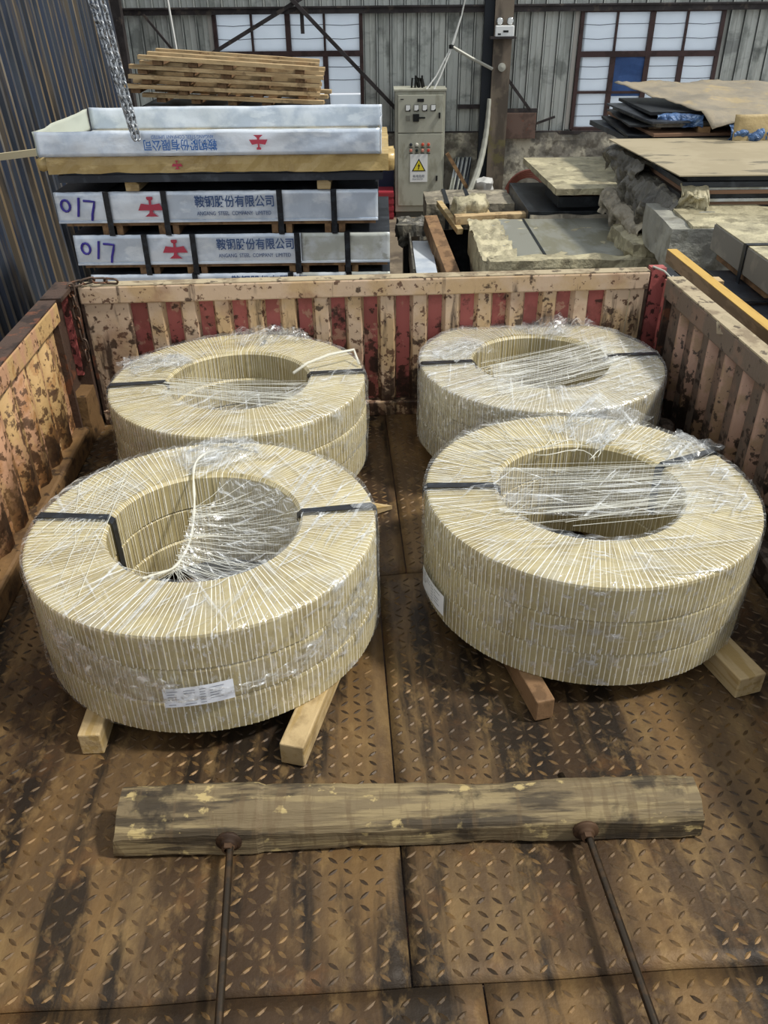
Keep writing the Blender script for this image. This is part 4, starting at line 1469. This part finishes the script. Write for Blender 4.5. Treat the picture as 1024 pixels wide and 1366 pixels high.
drape('dark brown wrapping hanging at the left side of the wrapped sheet pack', m_greywrap, (.62, 6.02, -.20), (.84, 5.76, -.12), (-.7, -.7, 0), .10, .45, .05, 33)
o = MB()
o.rbox(.16, .44, 7.3, 7.6, -.30, -.16, .03, .035, 11, 36)
o = o.build('torn_wrap', m_greywrap, None, False, merge=True)
tag(o, 'dark rag of torn wrapping beside the left end of the strapped long pack', 'wrapping')
for nm, bx_, lab in (('support_block', (.28, .58, 6.0, 6.2, GZ, -.64), 'dark block under the torn brown wrapping of the middle pile'), ('support_block', (.20, .40, 7.38, 7.7, GZ, -.30), 'dark block under the dark rag of torn wrapping')):
    pack(nm, lab, 'block', bx_, m_steeld)
timber('slanting pale stick leaning in the dark gap of the middle pile', (.34, 5.9, -.75), (.42, 6.0, -.38), .03, .03, m_wood)

# ------------------------------------------------------------------ right piles
def plate(label, x0, x1, y0, y1, z, t_, mat, rot=(0, 0, 0), name='steel_sheet', cat='sheet', group=None):
    o_ = MB().box(-(x1 - x0) / 2, (x1 - x0) / 2, -(y1 - y0) / 2, (y1 - y0) / 2, -t_ / 2, t_ / 2).build(name, mat)
    o_.location = ((x0 + x1) / 2, (y0 + y1) / 2, z)
    o_.rotation_euler = rot
    return tag(o_, label, cat, group)


# big dusty sheet on the near right pile
o = MB()
o.add([(1.93, 5.60, .545), (4.2, 5.60, .545), (4.2, 7.12, .545), (1.83, 7.12, .545), (1.93, 5.60, .552), (4.2, 5.60, .552), (4.2, 7.12, .552), (1.83, 7.12, .552)], [(3, 2, 1, 0), (4, 5, 6, 7), (0, 1, 5, 4), (1, 2, 6, 5), (2, 3, 7, 6), (3, 0, 4, 7)])
o = o.build('steel_sheet', m_beige)
tag(o, 'broad dusty beige steel sheet topping the near right pile', 'sheet')
q = thing('steel_sheet_stack', 'dark steel sheets with brown spacers under the broad dusty sheet', 'sheets', (3.0, 6.3, .33))
lay = [(.330, .352, m_steeld), (.352, .372, m_copperish), (.376, .394, m_galv2), (.398, .424, m_steeld), (.424, .448, m_copperish), (.448, .462, m_galv2), (.466, .500, m_steel), (.504, .544, m_steeld)]
for i, (a, b, mt_) in enumerate(lay):
    MB().box(1.98 + .03 * (i % 3), 4.15, 5.66 + .012 * (i % 2), 7.0, a, b).build('sheet_layer' if mt_ is not m_copperish else 'spacer', mt_, q, world=True)
# torn grey wrap on the left end of that pile
GW = 'torn wrapping on the right piles'
drape('grey torn wrapping hanging over the rear left corner of the right pile', m_greywrap, (1.86, 7.12, .50), (1.93, 6.35, .49), (-1, -.1, 0), .22, .24, .050, 41, 8, group=GW)
drape('crumpled grey wrapping hanging from the front left corner of the right pile', m_greywrap, (1.90, 6.55, .42), (1.98, 5.62, .38), (-1, -.35, 0), .18, .42, .075, 44, 8, group=GW)
drape('dark torn wrapping low on the left side of the right pile', m_dirtywrap, (1.80, 6.9, .22), (1.86, 5.9, .16), (-1, -.2, 0), .10, .20, .05, 48, 8, group=GW)
drape('pale torn paper sticking out below the dusty sheet corner', m_palewrap, (1.97, 5.66, .47), (2.14, 5.62, .46), (-.2, -1, 0), .06, .20, .05, 47, 16, group=GW, nu=30)
q = thing('steel_sheet_stack', 'dark steel sheets leaning out left below the torn grey wrapping', 'sheets', (1.9, 6.4, -.1))
for i in range(4):
    z = -.10 + .075 * i
    MB().box(1.89 + .02 * i, 2.9, 5.95 + .05 * i, 7.2, z, z + (.05 if i % 2 else .03)).build('sheet_layer', [m_steeld, m_dirtywrap, m_steel, m_greywrap][i], q, world=True)
pack('steel_sheet_pack', 'black sheet pack on the ground under the near right pile', 'pack', (2.0, 4.1, 5.80, 7.0, GZ, -.11), m_steeld)
q = pack('wrapped_sheet_pack', 'silvery plastic wrapped sheet pack at the foot of the near right pile', 'pack', (1.80, 4.0, 5.05, 5.75, .10, .325), m_silverwrap, .020, (), None, R(-3), 51)
MB().rbox(-.98, 1.05, -.33, .32, .226, .245, .06, .010, 6, 8).build('pale_paper_top', m_palewrap, q, False, merge=True)
MB().box(-1.0, .9, -.30, .3, -.05, .0).build('base_board', m_woodd, q)
MB().box(-.8, .9, -.28, .3, -1.40, -.05).build('base_blocks', m_steeld, q)

# upper right pile
sh = [(2.02, 4.6, 7.30, 8.6, .50, .04, m_steel, 2), (2.05, 4.5, 7.2, 8.4, .545, .018, m_steeld, -3), (2.16, 4.4, 7.25, 8.5, .575, .022, m_copperish, 4), (2.10, 4.5, 7.25, 8.5, .600, .014, m_steeld, -5),
      (2.20, 4.6, 7.3, 8.5, .630, .030, m_greywrap, 3), (2.12, 4.4, 7.3, 8.4, .665, .014, m_steel, 6), (2.22, 4.5, 7.3, 8.5, .695, .024, m_steeld, -2)]
words = ['lowest thick grey', 'second lowest thin black', 'third from bottom brown', 'jutting thin black', 'ragged grey brown', 'twisted blue grey', 'topmost black']
for i, (x0, x1, y0, y1, z, t_, mt_, rz) in enumerate(sh):
    plate('%s sheet in the untidy upper right pile' % words[i], x0, x1, y0, y1, z, t_, mt_, (R(1.0 * ((i * 7) % 3 - 1)), 0, R(rz)), group='loose sheets in the upper right pile')
pack('steel_sheet_pack', 'dark sheet pack behind the dusty sheet carrying the upper right pile', 'pack', (2.75, 4.4, 7.3, 8.5, GZ, .47), m_steeld)
for i, (x_, y_, z_) in enumerate([(2.28, 7.42, .60), (2.62, 7.22, .59), (2.50, 7.3, .655)]):
    timber(['small grey timber end between sheets at the left of the upper pile', 'brown timber end between sheets near the blue film', 'dark timber end just under the tan paper'][i], (x_, y_, z_), (x_ + .1, y_ + .6, z_ + .01), .10, .06, [m_yside, m_woodd, m_steeld][i], group='timber ends in the upper right pile')
o = MB()
def tan(u, v):
    x_ = 2.16 + .45 * (1 - v) + 2.3 * u
    y_ = 7.02 + 1.45 * v
    z_ = .715 + .12 * v + .030 * noise.noise((u * 9, v * 6, 3)) + .012 * abs(noise.noise((u * 30, v * 14, 5))) + (-.09 * max(0, 1 - v * 9) * (.5 + .5 * math.sin(u * 14 + 2)))
    return (x_, y_, z_)
o = thick(o.grid(tan, 60, 26).build('tan_paper_sheet', m_tanpaper, None, True), .004)
tag(o, 'tan and grey paper sheet draped over the upper right pile', 'paper')
o = MB()
o.grid(lambda u, v: (2.76 + .9 * u, 6.99 - .03 * v + .01 * noise.noise((u * 6, v * 4, 9)), .735 - .20 * v), 20, 8)
o = thick(o.build('tan_paper_flap', M('tan_paper_flap', '#a8946a', .6, 0, [('#97845c', 5, .48, .62, .7)], (12, .5, .02)), None, True), .004)
tag(o, 'tan paper flap folded down the front of the upper right pile', 'paper')
o = drape('crumpled blue plastic film hanging from the upper right pile', m_bluefilm, (2.74, 7.04, .655), (3.12, 7.0, .655), (0, -1, 0), .05, .22, .055, 61, 11, 'blue_film', nu=50)
o['category'] = 'film'
o = drape('thin blue film tucked under the tan paper at left', m_bluefilm, (2.26, 7.36, .70), (2.60, 7.22, .69), (-.3, -1, 0), .05, .10, .03, 66, 11, 'blue_film', nu=40)
o['category'] = 'film'

# strapped pack and steel boxes beside the truck
q = pack('strapped_board_pack', 'long grey sided pack with pale paper top and black strap beside the truck', 'pack', (1.90, 2.9, 2.6, 4.80, .30, .44), M('grey_pack_side', '#77736a', .6, 0, [('#8d877a', 7, .5, .62, .6)]), 0, ())
MB().box(-.495, .49, -1.09, 1.09, .141, .147).build('pale_paper_top', m_palewrap, q)
MB().box(-.47, .45, -1.05, 1.05, -.045, -.001).build('base_board', m_woodd, q)
for yy in (.62, -.35):
    MB().box(-.506, .5, yy - .02, yy + .02, .149, .152).box(-.508, -.503, yy - .02, yy + .02, -.10, .152).build('strap', m_strap, q)
q = pack('bright_steel_pack', 'shiny dark steel bundle with black straps under the grey sided pack', 'pack', (1.80, 2.8, 2.6, 4.55, .06, .285), m_steel, 0, ())
q.location.z -= .035
MB().box(-.506, -.501, .10, .972, 0, .238).build('cover_sheet', M('smoky_sheet', '#6d6660', .3, .6, [('#3d4650', 3, .45, .6, .8), ('#8d7c68', 4, .56, .68, .6)]), q)
MB().box(-.508, -.502, -.85, .08, 0, .225).build('cover_sheet', M('smoky_sheet_b', '#67605a', .3, .6, [('#36414c', 3, .45, .6, .8), ('#7a3030', 9, .64, .7, .8)]), q)
for yy in (.40, -.20):
    MB().box(-.514, -.509, yy - .025, yy + .025, -.2, .242).box(-.514, .5, yy - .025, yy + .025, .242, .246).build('strap', m_strap, q)
MB().box(-.42, .45, -.9, .9, -1.32, 0).build('base_blocks', m_steeld, q)
tb = thing('squared_timber', 'long squared timber with yellow top beside the right drop side', 'timber', (1.56, 4.45, .36))
MB().bar((0, 0, 0), (.0, -1.9, .05), .05, .065).build('timber', m_yside, tb)
MB().bar((0, 0, .0345), (.0, -1.9, .0845), .051, .004).build('yellow_top_face', m_yellow, tb)
q = pack('steel_sheet_pack', 'dark sheet pack beneath the yellow topped timber beside the truck', 'pack', (1.40, 1.76, 2.5, 4.3, GZ, .0), m_steeld)
for yy, zz in ((.72, .045), (-.2, .07), (-.75, .085)):
    MB().box(-.15, .16, yy, yy + .08, 1.3, 1.5 + .075 + zz).build('spacer', m_wood, q)
